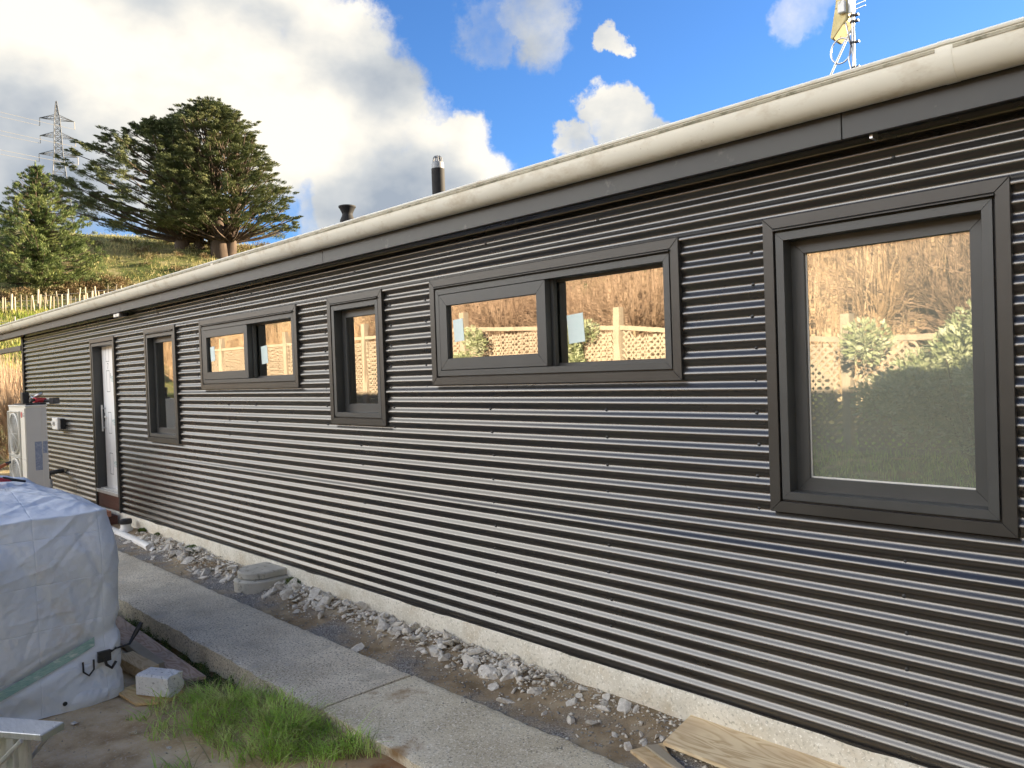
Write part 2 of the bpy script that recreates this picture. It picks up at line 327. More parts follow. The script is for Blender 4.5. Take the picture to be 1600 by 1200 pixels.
# glass: strongly mirroring coated double glazing over a dark room, faintly uneven
def glassmat(name, refl, rgh=.012, wavy=.0010):
    m = bpy.data.materials.new(name); m.use_nodes = True; t = m.node_tree; t.nodes.clear()
    o = t.nodes.new('ShaderNodeOutputMaterial'); g = t.nodes.new('ShaderNodeBsdfGlossy'); g.inputs['Roughness'].default_value = rgh; g.inputs['Color'].default_value = (.97, .98, .95, 1)
    tr = t.nodes.new('ShaderNodeBsdfTransparent'); tr.inputs['Color'].default_value = (.62, .68, .66, 1)
    mxn = t.nodes.new('ShaderNodeMixShader')
    fr = t.nodes.new('ShaderNodeFresnel'); fr.inputs['IOR'].default_value = 1.5
    mr = t.nodes.new('ShaderNodeMapRange'); mr.inputs['From Min'].default_value = 0; mr.inputs['From Max'].default_value = 1; mr.inputs['To Min'].default_value = refl; mr.inputs['To Max'].default_value = 1
    tcn = t.nodes.new('ShaderNodeTexCoord'); mpn = t.nodes.new('ShaderNodeMapping'); mpn.inputs['Scale'].default_value = (9, 1, 1.6)
    ns = t.nodes.new('ShaderNodeTexNoise'); ns.inputs['Scale'].default_value = 2.0; ns.inputs['Detail'].default_value = 1
    bp = t.nodes.new('ShaderNodeBump'); bp.inputs['Strength'].default_value = 1; bp.inputs['Distance'].default_value = wavy*.12
    k = t.links.new
    k(tcn.outputs['Object'], mpn.inputs[0]); k(mpn.outputs[0], ns.inputs[0]); k(ns.outputs['Fac'], bp.inputs['Height']); k(bp.outputs[0], g.inputs['Normal'])
    k(fr.outputs[0], mr.inputs['Value']); k(mr.outputs[0], mxn.inputs[0]); k(tr.outputs[0], mxn.inputs[1]); k(g.outputs[0], mxn.inputs[2]); k(mxn.outputs[0], o.inputs['Surface'])
    return m
M['glass'] = glassmat('window_glass', .50)
M['glass_hazy'] = glassmat('hazy_window_glass', .46)
def add_haze(m):  # pale haze of the reflections painted into the glass as diffuse colour
    t = m.node_tree; o = [n for n in t.nodes if n.type == 'OUTPUT_MATERIAL'][0]; src = o.inputs[0].links[0].from_socket
    d = t.nodes.new('ShaderNodeBsdfDiffuse'); d.inputs['Color'].default_value = (.74, .76, .62, 1); mx2 = t.nodes.new('ShaderNodeMixShader'); mx2.inputs[0].default_value = .17
    t.links.new(src, mx2.inputs[1]); t.links.new(d.outputs[0], mx2.inputs[2]); t.links.new(mx2.outputs[0], o.inputs[0])
add_haze(M['glass_hazy'])

# ------------------------------------------------------------------ terrain
def terrain(x, y):
    x = np.asarray(x, float); y = np.asarray(y, float)
    z = np.full(np.broadcast(x, y).shape, -0.285)
    # dirt strip against the wall
    z = z + (.095*sstep(-.95, -.60, y)+.045*sstep(-.40, -.08, y))*(1-sstep(8, 9, y))
    # trench along the path edge
    tr = sstep(-7.6, -7.0, x)*(1-sstep(-4.75, -4.35, x))*sstep(-1.52, -1.36, y)*(1-sstep(-1.17, -1.0, y))
    z = z - .14*tr
    # lawn rising behind the camera
    z = z + .73*sstep(-2.9, -7.0, y) + 1.2*sstep(-7, -24, y) + 24*sstep(-30, -120, y)
    # hill
    s = -x*.93+y*.30; t = x*.30+y*.93
    hz = np.interp(s, [22, 35, 50, 60, 66, 70, 78, 86, 93, 100], [0, .7, 3.2, 6.6, 8.3, 10.1, 14.9, 17.0, 18.8, 20.0])
    sc_ = 93-(t+5.6)*.45
    drop = np.clip(s-sc_, 0, None)
    hz = hz-np.minimum(drop*.55, 26)*(drop > 0)-np.where(s > 100, 0, 0)
    hz = hz*(1-.75*sstep(24, 70, t))
    hz = hz*(1-sstep(-10, -26, t)*sstep(-20, -28, y)*.9)
    hz = np.where(x < -18, hz, 0)*sstep(-19, -26, x)
    z = z + hz
    z = z + .055*sstep(-4.9, -4.5, x)*(1-sstep(2, 4, x))*sstep(-1.75, -1.35, y)*(1-sstep(-1.15, -.9, y))
    near = (np.abs(x+7) < 14) & (y > -9) & (y < 1.5)
    z = z + np.where(near, .022*fbm(x*4, y*4, 5, 3), .20*fbm(x*.5, y*.5, 4, 5)*sstep(25, 60, np.abs(x)+np.abs(y)*.8))
    return z
def spaced(lo, hi, flo, fhi, fstep, grow=1.09, mx_=9.0):
    a = list(np.arange(flo, fhi+1e-6, fstep)); st = fstep; q = fhi
    while q < hi: st = min(st*grow, mx_); q += st; a.append(q)
    st = fstep; q = flo; b = []
    while q > lo: st = min(st*grow, mx_); q -= st; b.append(q)
    return np.array(b[::-1]+a)
xs = spaced(-380, 220, -10.5, .5, .055, 1.035, 5.0); ys = spaced(-300, 300, -3.4, .15, .04, 1.05, 5.0)
XX, YY = np.meshgrid(xs, ys); ZZ = terrain(XX, YY)
ZZ = np.where((XX > -15.7) & (XX < 8) & (YY > .10) & (YY < 8), -.5, ZZ)
Vt = np.stack([XX, YY, ZZ], -1).reshape(-1, 3); nx = len(xs); ny = len(ys)
idx = np.arange(nx*ny).reshape(ny, nx)
Ft = np.stack([idx[:-1, :-1], idx[:-1, 1:], idx[1:, 1:], idx[1:, :-1]], -1).reshape(-1, 4)
gm_ = bpy.data.materials.new('ground'); gm_.use_nodes = True
def build_ground(m):
    t = m.node_tree; b = t.nodes['Principled BSDF']; k = t.links.new
    g = t.nodes.new('ShaderNodeNewGeometry'); sp = t.nodes.new('ShaderNodeSeparateXYZ'); k(g.outputs['Position'], sp.inputs[0])
    def noise(s, d=6, r=.6):
        n = t.nodes.new('ShaderNodeTexNoise'); n.inputs['Scale'].default_value = s; n.inputs['Detail'].default_value = d; n.inputs['Roughness'].default_value = r
        k(g.outputs['Position'], n.inputs['Vector']); return n.outputs['Fac']
    def ramp(f, cols, lo=.35, hi=.65):
        r = t.nodes.new('ShaderNodeValToRGB'); e = r.color_ramp.elements; e[0].position = lo; e[1].position = hi; e[0].color = (*cols[0], 1); e[1].color = (*cols[-1], 1)
        for i in range(1, len(cols)-1): q = e.new(lo+(hi-lo)*i/(len(cols)-1)); q.color = (*cols[i], 1)
        k(f, r.inputs[0]); return r.outputs[0]
    def mr(f, a, b_, c=0, d=1):
        r = t.nodes.new('ShaderNodeMapRange'); r.inputs[1].default_value = a; r.inputs[2].default_value = b_; r.inputs[3].default_value = c; r.inputs[4].default_value = d; k(f, r.inputs[0]); return r.outputs[0]
    def mix(f, a, b_):
        r = t.nodes.new('ShaderNodeMix'); r.data_type = 'RGBA'; k(f, r.inputs[0])
        for s_, v in ((6, a), (7, b_)):
            if isinstance(v, tuple): r.inputs[s_].default_value = (*v, 1)
            else: k(v, r.inputs[s_])
        return r.outputs[2]
    def mm(op, a, b_):
        r = t.nodes.new('ShaderNodeMath'); r.operation = op; r.use_clamp = True
        for i, v in enumerate((a, b_)):
            if isinstance(v, (int, float)): r.inputs[i].default_value = v
            else: k(v, r.inputs[i])
        return r.outputs[0]
    dirt = ramp(noise(3.5), [(.36, .25, .13), (.54, .40, .235), (.66, .54, .35)])
    dirt = mix(mr(noise(70, 5), .55, .68), dirt, (.55, .46, .35))
    dirt = mix(mr(noise(1.1, 3), .55, .70), dirt, (.20, .13, .085))
    stripm = mm('MULTIPLY', mr(sp.outputs['Y'], -1.0, -.8), mr(sp.outputs['X'], -16, -14))
    dirt = mix(mm('MULTIPLY', stripm, .75), dirt, ramp(noise(6), [(.10, .072, .043), (.20, .155, .10), (.32, .27, .19)]))
    # ochre soil near the second slab
    ochre = mm('MULTIPLY', mr(sp.outputs['X'], -3.75, -3.2), mr(sp.outputs['Y'], -1.0, -1.25))
    dirt = mix(mm('MULTIPLY', ochre, mr(noise(5), .35, .6, .3, 1)), dirt, (.25, .12, .045))
    # grey gravelly fines in the strip beside the slab
    grav = ramp(noise(120, 3), [(.09, .085, .08), (.23, .22, .21), (.48, .46, .43)], .40, .64)
    inst = mm('MULTIPLY', mr(sp.outputs['Y'], -.75, -.6), mr(sp.outputs['Y'], -.18, -.34))
    inst = mm('MULTIPLY', inst, mr(noise(1.7), .42, .56))
    dirt = mix(inst, dirt, grav)
    lawn = ramp(noise(9), [(.045, .070, .02), (.08, .115, .03), (.12, .13, .045)])
    lf = mm('MULTIPLY', mr(sp.outputs['Y'], -2.6, -3.4), mr(noise(2), .35, .5))
    c = mix(lf, dirt, lawn)
    # far hillside pasture
    past = ramp(noise(.16, 8, .7), [(.04, .06, .018), (.085, .115, .028), (.16, .165, .06), (.19, .16, .075)])
    past = mix(mr(noise(1.3, 6), .52, .68), past, (.075, .07, .03))
    past = mix(mr(noise(.5, 6), .56, .66), past, (.26, .235, .12))
    c = mix(mr(sp.outputs['X'], -17, -24), c, past)
    dark = ramp(noise(.5, 6), [(.012, .020, .012), (.03, .042, .022)])
    c = mix(mr(sp.outputs['Y'], -28, -40), c, dark)
    k(c, b.inputs['Base Color']); b.inputs['Roughness'].default_value = .95; b.inputs['Specular IOR Level'].default_value = .25
    bp = t.nodes.new('ShaderNodeBump'); bp.inputs['Strength'].default_value = .5; bp.inputs['Distance'].default_value = .008; k(noise(38, 8, .7), bp.inputs['Height']); k(bp.outputs[0], b.inputs['Normal'])
build_ground(gm_)
struct(link('ground', mesh_np('ground', Vt, Ft, gm_, True)))

# ------------------------------------------------------------------ concrete path
def slab(x0, x1, m, seed, step=.03):
    xs_ = np.arange(x0, x1+1e-6, step); ys_ = np.linspace(-1.19, -.54, 24); X, Y = np.meshgrid(xs_, ys_)
    e = .012*fbm(X*3, Y*0+seed, 5, seed)
    Y = Y+np.where(Y < -1.16, e*1.4, 0)+np.where(Y > -.57, .02*fbm(X*2.2, Y*0+9, 5, seed+4), 0)
    Z = -.170+.006*fbm(X*5, Y*5, 4, seed)
    edge = np.minimum(Y+1.19, -.54-Y); Z = Z-.012*np.clip(1-edge/.03, 0, 1)*(.6+fbm(X*14, Y*14, 3, seed))
    b = MB().grid(X, Y, Z)
    def skirt(Xe, Ye, Ze, dz=-.13):
        n = len(Xe); k = np.linspace(0, 1, 5)[:, None]
        b.grid(np.repeat(Xe[None], 5, 0), Ye[None]+.02*k*fbm(Xe*8, Ye*0+3, 4, 8)[None]*1.5+0*k, Ze[None]+dz*k)
    skirt(X[0], Y[0], Z[0], -.15); skirt(X[-1], Y[-1], Z[-1]); skirt(X[:, 0], Y[:, 0], Z[:, 0]); skirt(X[:, -1], Y[:, -1], Z[:, -1])
    return struct(obj('path', b, m, None, True, at=(x0, -1.19, -.3), angle=35))
slab(-15.9, -3.868, M['path'], 3); slab(-3.852, 1.9, M['path2'], 5)

# ------------------------------------------------------------------ house
house = thing('house', 'long single storey house clad in dark horizontal corrugated iron under a cream gutter', 'house', (-6.5, 0, -.3))
def S(y): return (CAMD+y)/CAMD            # photogrammetric fit was made on the plane y=0
def wx(X, y): return X*S(y)
def wz(Z, y): return CAMH+(Z-CAMH)*S(y)
PIT = .0762; ZC = .0449
OPEN = [(-1.70, -.775, 1.03, 2.315), (-4.21, -2.23, 1.655, 2.315), (-5.57, -4.855, 1.345, 2.315), (-8.165, -6.155, 1.655, 2.315), (-9.815, -8.91, 1.035, 2.315), (-11.98, -11.0, -.05, 2.315)]
def corr(b, x0, x1, z0, z1, row0, tilt=.004):
    n = max(2, int((z1-z0)/PIT*14)); zs = np.linspace(z0, z1, n)
    y = -.0085*np.cos(2*PI*(zs-ZC)/PIT) - tilt*np.clip(1-(zs-row0)/.3, 0, 1) - .006*np.clip(1-(zs-row0)/.03, 0, 1)
    nxs = max(2, int((x1-x0)/1.2)+2); xs_ = np.linspace(x0, x1, nxs)
    X, Z = np.meshgrid(xs_, zs); Y = np.repeat(y[:, None], nxs, 1)
    b.grid(X, Y+.0012*fbm(X*.9, Z*.7, 2, 4), Z)
    # turned lower lip so that the sheet end casts a line
    if abs(z0-row0) < 1e-4:
        b.grid(np.array([xs_, xs_]), np.array([Y[0], Y[0]+.0035]), np.array([Z[0], Z[0]+.0005]))
rows = [(.012, .812), (.798, 1.572), (1.560, 2.334), (2.322, 2.66)]
XL, XR = -15.80, 7.9  # right end lengthened out of view to shade the lawn
for ri, (z0, z1) in enumerate(rows):
    cuts = sorted({XL, XR}|{v for o in OPEN for v in o[:2] if z0 < o[3] and z1 > o[2]})
    segs = []
    for a, c in zip(cuts[:-1], cuts[1:]):
        mid = (a+c)/2; rg = [(z0, z1)]
        for o in OPEN:
            if o[0] < mid < o[1]:
                nr = []
                for p, q in rg:
                    if o[2] >= q or o[3] <= p: nr.append((p, q)); continue
                    if o[2] > p: nr.append((p, o[2]))
                    if o[3] < q: nr.append((o[3], q))
                rg = nr
        segs.append([a, c, rg])
    mg = []
    for s_ in segs:
        if mg and mg[-1][2] == s_[2]: mg[-1][1] = s_[1]
        else: mg.append(s_)
    for a, c, rg in mg:
        if not rg: continue
        b = MB()
        for p, q in rg: corr(b, a, c, p, q, z0)
        obj('cladding_sheet', b, M['clad'], house, True)
# bottom flashing under the cladding
obj('base_flashing', MB().box(XL, XR, -.010, .012, -.004, .0095), M['trim'], house)
# cladding screws
b = MB()
def screw(X, z, y=.0085):
    o = len(b.v)
    for r, d in ((.0085, 0), (.0085, -.0015), (.0062, -.0025), (.0055, -.0065), (.003, -.0078)):
        for k in range(8): t = 2*PI*k/8; b.v.append((X+r*math.cos(t), y+d-.001, z+r*math.sin(t)))
    for i in range(4):
        for k in range(8): k2 = (k+1) % 8; b.f.append((o+i*8+k, o+i*8+k2, o+(i+1)*8+k2, o+(i+1)*8+k))
    b.f.append(tuple(o+32+k for k in range(8)))
for X in (-.22, -1.152, -1.8, -2.19, -2.714, -3.651, -4.31, -4.73, -5.17, -5.66, -6.06, -6.95, -7.55, -8.28, -8.79, -9.35, -9.93, -10.85, -12.15, -13.05, -13.95, -14.85, -15.6, .7, 1.6):
    k = 1
    while True:
        z = .0068+.0762*k; k += 2
        if z > 2.6: break
        x = X+random.uniform(-.012, .012)
        if any(o[0]-.055 < x < o[1]+.055 and o[2]-.06 < z < o[3]+.06 for o in OPEN): continue
        near = any(o[0]-.16 < x < o[1]+.16 and o[2]-.08 < z < o[3]+.1 for o in OPEN)
        if X in (-1.8, -2.19, -4.31, -4.73, -5.66, -6.06, -8.28, -8.79, -9.93, -10.85) and not near: continue
        if z > 2.3 and k % 4 == 1: continue
        screw(x, z+random.uniform(-.003, .003))
stuff(obj('cladding_screw', b, M['blackplastic'], house, True, angle=40))

# --- windows
def ring(parent, name, m, x0, x1, z0, z1, wdt, y0, y1, gap=.0008, bev=.0015):
    """four mitred boards, outer rectangle x0..z1, face y0 (front) back y1"""
    a, c, d, e_ = x0, x1, z0, z1; w_ = wdt; g = gap
    polys = [[(a+g, d), (c-g, d), (c-w_-g, d+w_), (a+w_+g, d+w_)], [(a+g, e_), (a+w_+g, e_-w_), (c-w_-g, e_-w_), (c-g, e_)],
             [(a, d+g), (a+w_, d+w_+g), (a+w_, e_-w_-g), (a, e_-g)], [(c, d+g), (c, e_-g), (c-w_, e_-w_-g), (c-w_, d+w_+g)]]
    for p in polys: obj(name, MB().prism(p, 'y', y0, y1), m, parent, bevel=bev)
def window(lab, X0, X1, Z0, Z1, kind):
    yf = -.024
    x0, x1, z0, z1 = wx(X0, yf), wx(X1, yf), wz(Z0, yf), wz(Z1, yf)
    # frame mesh itself is the part; trims etc. are its sub-parts
    T = .050; G = .009; F = .038
    fx0, fx1, fz0, fz1 = x0+T+G, x1-T-G, z0+T+G, z1-T-G-.012
    yframe = -.020
    b = MB()
    for p in ([(fx0, fz0), (fx1, fz0), (fx1-F, fz0+F), (fx0+F, fz0+F)], [(fx0, fz1), (fx0+F, fz1-F), (fx1-F, fz1-F), (fx1, fz1)],
              [(fx0, fz0), (fx0+F, fz0+F), (fx0+F, fz1-F), (fx0, fz1)], [(fx1, fz0), (fx1, fz1), (fx1-F, fz1-F), (fx1-F, fz0+F)]):
        b.prism(p, 'y', yframe, .10)
    win = obj('window', b, M['frame'], house, bevel=.0012); win['label'] = lab
    ring(win, 'trim_board', M['trim'], x0, x1, z0, z1, T, yf, .006)
    # trim return into the groove, and the stepped head flashing
    bb = MB(); g1 = T
    for p in ([(x0+g1, z0+g1), (x1-g1, z0+g1), (x1-g1-.004, z0+g1+.004), (x0+g1+.004, z0+g1+.004)],):
        pass
    obj('groove_backing', MB().box(x0+.02, fx0+.01, .0, .004, z0+.02, z1-.02).box(fx1-.01, x1-.02, .0, .004, z0+.02, z1-.02).box(fx0+.011, fx1-.011, .0, .004, z0+.02, fz0+.01).box(fx0+.011, fx1-.011, .0, .004, fz1-.01, z1-.02), M['blackplastic'], win)
    obj('head_flashing', MB().prism([(-.038, z1-T-.013), (-.038, z1-T-.009), (-.0245, z1-T-.002), (.0, z1-T-.002), (.0, z1-T-.006), (-.03, z1-T-.008)], 'x', x0+T, x1-T), M['trim'], win)
    ix0, ix1, iz0, iz1 = fx0+F, fx1-F, fz0+F, fz1-F
    def pane(a, c, d, e_, y, sticker=None):
        g = obj('glass_pane', MB().box(a-.004, c+.004, y, y+.024, d-.004, e_+.004), M['glass_hazy'] if kind == 'big' else M['glass'], win)
        obj('glazing_seal', MB().prism([(a-.003, d-.003), (c+.003, d-.003), (c-.004, d+.004), (a+.004, d+.004)], 'y', y-.003, y-.0006)
            .prism([(a-.003, d-.003), (a+.004, d+.004), (a+.004, e_-.004), (a-.003, e_+.003)], 'y', y-.003, y-.0006), M['hpside'] if kind == 'big' else M['blackplastic'], win)
        if sticker:
            sx, sz, sw, sh = sticker; Ms = Matrix.Translation((sx, y-.0012, sz)) @ Matrix.Rotation(math.radians(-4), 4, 'Y')
            obj('paper_label', MB().box(0, sw, -.0006, .0004, 0, sh, Ms), M['sticker'], win)
        return g
    def sash(a, c, d, e_, y0, y1, wd):
        ring(win, 'sash_rail', M['frame'], a, c, d, e_, wd, y0, y1, gap=.0002, bev=.0012)
    if kind in ('big', 'tall'):
        yS = .055; wd = .062
        # sill nosing and sash
        sash(ix0-.002, ix1+.002, iz0-.002, iz1+.002, yS, .098, wd)
        pane(ix0+wd, ix1-wd, iz0+wd, iz1-wd, yS+.020)
    else:
        # slider: left sash flush in front, right pane set deep
        mx0 = ix0+(ix1-ix0)*.545
        sash(ix0+.004, mx0, iz0+.004, iz1-.004, -.022, .026, .075)
        pane(ix0+.078, mx0-.075, iz0+.078, iz1-.078, .002, (ix0+.13, iz0+.075+.115, .10, .15))
        ring(win, 'sash_rail', M['frame'], mx0-.03, ix1+.004, iz0-.004, iz1+.004, .020, .062, .10, gap=.0002, bev=.001)
        obj('sash_stile', MB().box(mx0-.02, mx0+.020, .030, .0618, iz0, iz1), M['frame'], win, bevel=.001)
        pane(mx0-.010, ix1-.016, iz0+.016, iz1-.016, .074, (mx0+.095, iz0+.13, .125, .17))
    return win
M['sticker'] = mat('pale_paper', [(.60, .72, .70), (.68, .78, .76)], scale=12, rough=.6)
window('large fixed picture window', -1.737, -.742, .992, 2.357, 'big')
window('wide two pane sliding window nearer the camera', -4.243, -2.201, 1.614, 2.345, 'slider')
window('narrow upright window between the two sliding windows', -5.605, -4.823, 1.309, 2.347, 'tall')
window('far two pane sliding window', -8.200, -6.120, 1.614, 2.345, 'slider')
window('tall window beside the door', -9.850, -8.874, .997, 2.356, 'tall')

# --- door
yf = -.024; x0, x1, z1 = wx(-12.01, yf), wx(-10.972, yf), wz(2.344, yf)
b = MB().box(x0, x0+.05, yf, .006, .0, z1-.05).box(x1-.05, x1, yf, .006, .0, z1-.05).box(x0, x1, yf, .006, z1-.0495, z1)
dr = MB(); 
for a, c in ((x0+.055, x0+.095), (x1-.095, x1-.055)): dr.box(a, c, -.018, .15, .215, z1-.06)
dr.box(x0+.0955, x1-.0955, -.018, .15, z1-.10, z1-.06)
door = obj('door', dr, M['frame'], house, bevel=.0015); door['label'] = 'door still wrapped in white film'
obj('trim_board', b, M['trim'], door, bevel=.0015)
obj('leaf', MB().box(x0+.0965, x1-.0965, .10, .14, .255, z1-.102), M['wrap'], door)
obj('leaf_edge', MB().box(x0+.096, x0+.118, .096, .0995, .255, z1-.102), M['blackplastic'], door)
obj('sill', MB().box(x0+.06, x1-.06, -.03, .15, .205, .25).box(x0+.09, x1-.09, .02, .15, .2505, .262), M['alum'], door, bevel=.002)
obj('kick_board', MB().box(x0+.05, x1-.05, -.006, .02, .012, .204), M['redtimber'], door)
hb = MB().tube([(x0+.17, .055, 1.05), (x0+.17, .055, 1.42)], .011, 10)
hb.tube([(x0+.17, .055, 1.10), (x0+.17, .1, 1.10)], .009, 8).tube([(x0+.17, .055, 1.37), (x0+.17, .1, 1.37)], .009, 8)
obj('pull_handle', hb, M['metal'], door, True, angle=40)
obj('lock_plate', MB().box(x0+.12, x0+.145, .085, .0995, 1.19, 1.31), M['blackplastic'], door, bevel=.003)
obj('lock_knob', MB().lathe((x0+.20, .0995, 1.25), [(.022, 0), (.022, .012), (.014, .02), (.0, .03)], 12, Matrix.Rotation(PI/2, 3, 'X')), M['whitepaint'], door)
# printed marks on the film: outlined key shapes and small words
xa = x0+.28
ib = MB()
for z in (.45, 1.02, 1.60, 2.02):
    zt = min(z+.30, z1-.12); t_ = .008; yy = .0990
    ib.box(xa, xa+t_, yy, .0997, z, zt).box(xa+.13, xa+.13+t_, yy, .0997, z, zt).box(xa+t_, xa+.13, yy, .0997, z, z+t_)
    if zt == z+.30: ib.box(xa+t_, xa+.13, yy, .0997, zt-t_, zt)
stuff(obj('printed_outline', ib, M['ink'], door))
def text(s, size, m, parent, world, name='printed_word', ext=.0006):
    cu = bpy.data.curves.new(name, 'FONT'); cu.body = s; cu.size = size; cu.extrude = ext; cu.resolution_u = 2
    ob = bpy.data.objects.new(name, cu); C.objects.link(ob); bpy.context.view_layer.update()
    me = bpy.data.meshes.new_from_object(ob.evaluated_get(bpy.context.evaluated_depsgraph_get())); bpy.data.objects.remove(ob)
    me.name = name; me.materials.clear(); me.materials.append(m)
    Mo = Matrix.Translation(-wloc(parent)) @ world; me.transform(Mo)
    o = link(name, me, parent); return o
for z in (.56, 1.14, 1.74):
    text('YBBRK', .115, M['teal'], door, Matrix.Translation((xa+.16, .0990, z)) @ Matrix.Rotation(PI/2, 4, 'X'))
text('7', .12, M['ink'], door, Matrix.Translation((xa+.05, .0990, 1.92)) @ Matrix.Rotation(PI/2, 4, 'X'))
text('F', .08, M['ink'], door, Matrix.Translation((xa+.16, .0990, 1.80)) @ Matrix.Rotation(PI/2, 4, 'X'))

# --- corner, foundation, fascia, soffit, gutter, roof
obj('corner_flashing', MB().box(XL-.03, XL-.001, -.030, .04, -.01, 2.615).box(XL, XL+.045, -.024, -.012, -.01, 2.612), M['trim'], house, bevel=.002)
fb = MB(); xs_ = np.arange(-15.8, 8.0, .09); zs_ = np.array([.012, .004, -.01, -.06, -.12, -.20, -.32]); X, Z = np.meshgrid(xs_, zs_)
Yf = .018-.035*np.array([-.9, .5, .75, .85, .95, 1.05, 1.2])[:, None]*.6+.010*fbm(X*3, Z*9, 4, 6)
fb.grid(X, Yf-.02, Z)
fb.box(-15.8, 8, .03, .2, -.32, .008)
obj('foundation', fb, M['found'], house, True, angle=40)
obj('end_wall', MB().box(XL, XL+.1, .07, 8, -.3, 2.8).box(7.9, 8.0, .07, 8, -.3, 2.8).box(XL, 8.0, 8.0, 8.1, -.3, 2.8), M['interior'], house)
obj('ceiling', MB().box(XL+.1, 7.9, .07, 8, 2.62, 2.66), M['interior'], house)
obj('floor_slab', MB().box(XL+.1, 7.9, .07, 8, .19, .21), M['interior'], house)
XE = -17.9
for a, c in ((XE, -10.2), (-10.197, -5.4), (-5.397, -1.303), (-1.30, 8.2)):
    obj('fascia_board', MB().box(a, c, -.142, -.120, 2.600, 2.86), M['fascia'], house, bevel=.002)
obj('soffit', MB().box(XE, 8.2, -.120, .06, 2.625, 2.64), M['fascia'], house)
prof = [(-.143, 2.845), (-.143, 2.716), (-.160, 2.706), (-.182, 2.705), (-.206, 2.713), (-.228, 2.729), (-.245, 2.752), (-.256, 2.778), (-.261, 2.803), (-.262, 2.815),
        (-.268, 2.819), (-.271, 2.826), (-.267, 2.833), (-.259, 2.833), (-.256, 2.826), (-.256, 2.803), (-.250, 2.780), (-.239, 2.756), (-.222, 2.735), (-.203, 2.719), (-.182, 2.711), (-.160, 2.712), (-.149, 2.72), (-.149, 2.845)]
def gutter(a, c, m, grow=0., nm='gutter', pr=prof, lo=0):
    cy, cz = -.20, 2.78
    p2 = [(cy+(y-cy)*(1+grow), cz+(z-cz)*(1+grow)) for y, z in pr]
    return obj(nm, MB().prism(p2, 'x', a, c), m, house, True, angle=30)
gutter(XE, 8.2, M['gutter'])
lip = [(-.2625, 2.812), (-.2700, 2.8185), (-.2725, 2.826), (-.2685, 2.8345), (-.262, 2.8352), (-.259, 2.833), (-.268, 2.831), (-.2665, 2.824)]
for xj in (-16.0, -13.9, -7.22, -.9): gutter(xj, xj+.045, M['gutter'], .02, 'gutter_joiner', prof[1:15]+[(-.206, 2.74), (-.16, 2.74)])
gutter(XE-.006, XE-.0005, M['gutter'], .0, 'gutter_end', prof[:15]+[(-.25, 2.84)])
for a, c in ((XE, -7.23), (-7.17, -.91), (-.85, 8.2)): obj('gutter_stain', MB().box(a, c, -.2634, -.2590, 2.8005, 2.8130), M['gutter_lip'], house)
th = math.radians(15)
yr = np.arange(-.21, 4.3, .25); b = MB()
xr = np.arange(XE, 8.21, .0254); X, Y = np.meshgrid(xr, np.array([-.21, 4.3]))
b.grid(X, Y, 2.832+(Y+.21)*math.tan(th)+.008*np.cos(2*PI*X/.0762))
X, Y = np.meshgrid(xr[::3], np.array([4.3, 8.8])); b.grid(X, Y, 2.832+4.51*math.tan(th)-(Y-4.3)*math.tan(th))
b.add([(XL+.05, .1, 2.6), (XL+.05, 8, 2.6), (XL+.05, 4.3, 4.05)], [(0, 1, 2)])
roof = obj('roof', b, M['roofiron'], house, True, angle=40)
def rz(y): return 2.832+(y+.21)*math.tan(th)
# flue with slotted cowl
yy = 3.0; fx, fz = -7.74, rz(3.0)
flue = obj('flue', MB().lathe((fx, yy, fz-.05), [(.085, 0), (.085, 4.345-fz+.05)], 24).lathe((fx, yy, fz), [(.16, -.05), (.10, .09), (.0855, .10)], 24), M['flue'], roof, True, angle=40)
cw = MB().lathe((fx, yy, 4.33), [(.078, 0), (.078, .085), (.07, .10), (.062, .105), (.0, .105)], 24)
for k in range(10):
    t = 2*PI*k/10; cw.tube([(fx+.064*math.cos(t), yy+.064*math.sin(t), 4.42), (fx+.052*math.cos(t), yy+.052*math.sin(t), 4.485), (fx+.034*math.cos(t), yy+.034*math.sin(t), 4.505)], .010, 6)
cw.lathe((fx, yy, 4.497), [(.04, 0), (.036, .012), (.0, .016)], 16)
M['cowl'] = mat('dull_cowl_metal', [(.22, .23, .24), (.30, .31, .32)], scale=20, rough=.6, metal=.2)
obj('cowl', cw, M['cowl'], flue, True, angle=40)
vx, vy = -7.57, 1.5
vent = obj('roof_vent', MB().lathe((vx, vy, rz(vy)-.04), [(.068, 0), (.068, .215)], 20).lathe((vx, vy, rz(vy)+.175), [(.07, -.01), (.085, 0), (.085, .02), (.062, .07), (.058, .085), (.062, .10), (.088, .155), (.098, .165), (.098, .18), (.085, .184), (.0, .184)], 24), M['flue'], roof, True, angle=40)
obj('fascia_clip', MB().box(-1.20, -1.188, -.118, -.06, 2.585, 2.624), M['metal'], house)
# dark beam of the verandah beyond the corner
vb = thing('verandah_beam', 'dark beam running out from the far corner of the house', 'beam', (-18, -.02, 2.4))
obj('beam', MB().box(-21.5, XL-.035, -.04, .05, 2.37, 2.455), M['blackplastic'], vb)
obj('post', MB().box(-21.45, -21.36, -.04, .05, -.4, 2.369), M['blackplastic'], vb)

# --- security light under the eave
t = thing('security_light', 'small dark twin security light under the eave near the door', 'light', (-10.3, -.05, 2.55))
obj('housing', MB().box(-10.50, -10.28, -.10, -.02, 2.555, 2.60), M['blackplastic'], t, bevel=.006)
for dx in (0, .11): obj('lamp_head', MB().box(-10.49+dx, -10.40+dx, -.135, -.102, 2.545, 2.595), M['metal'], t, bevel=.008)

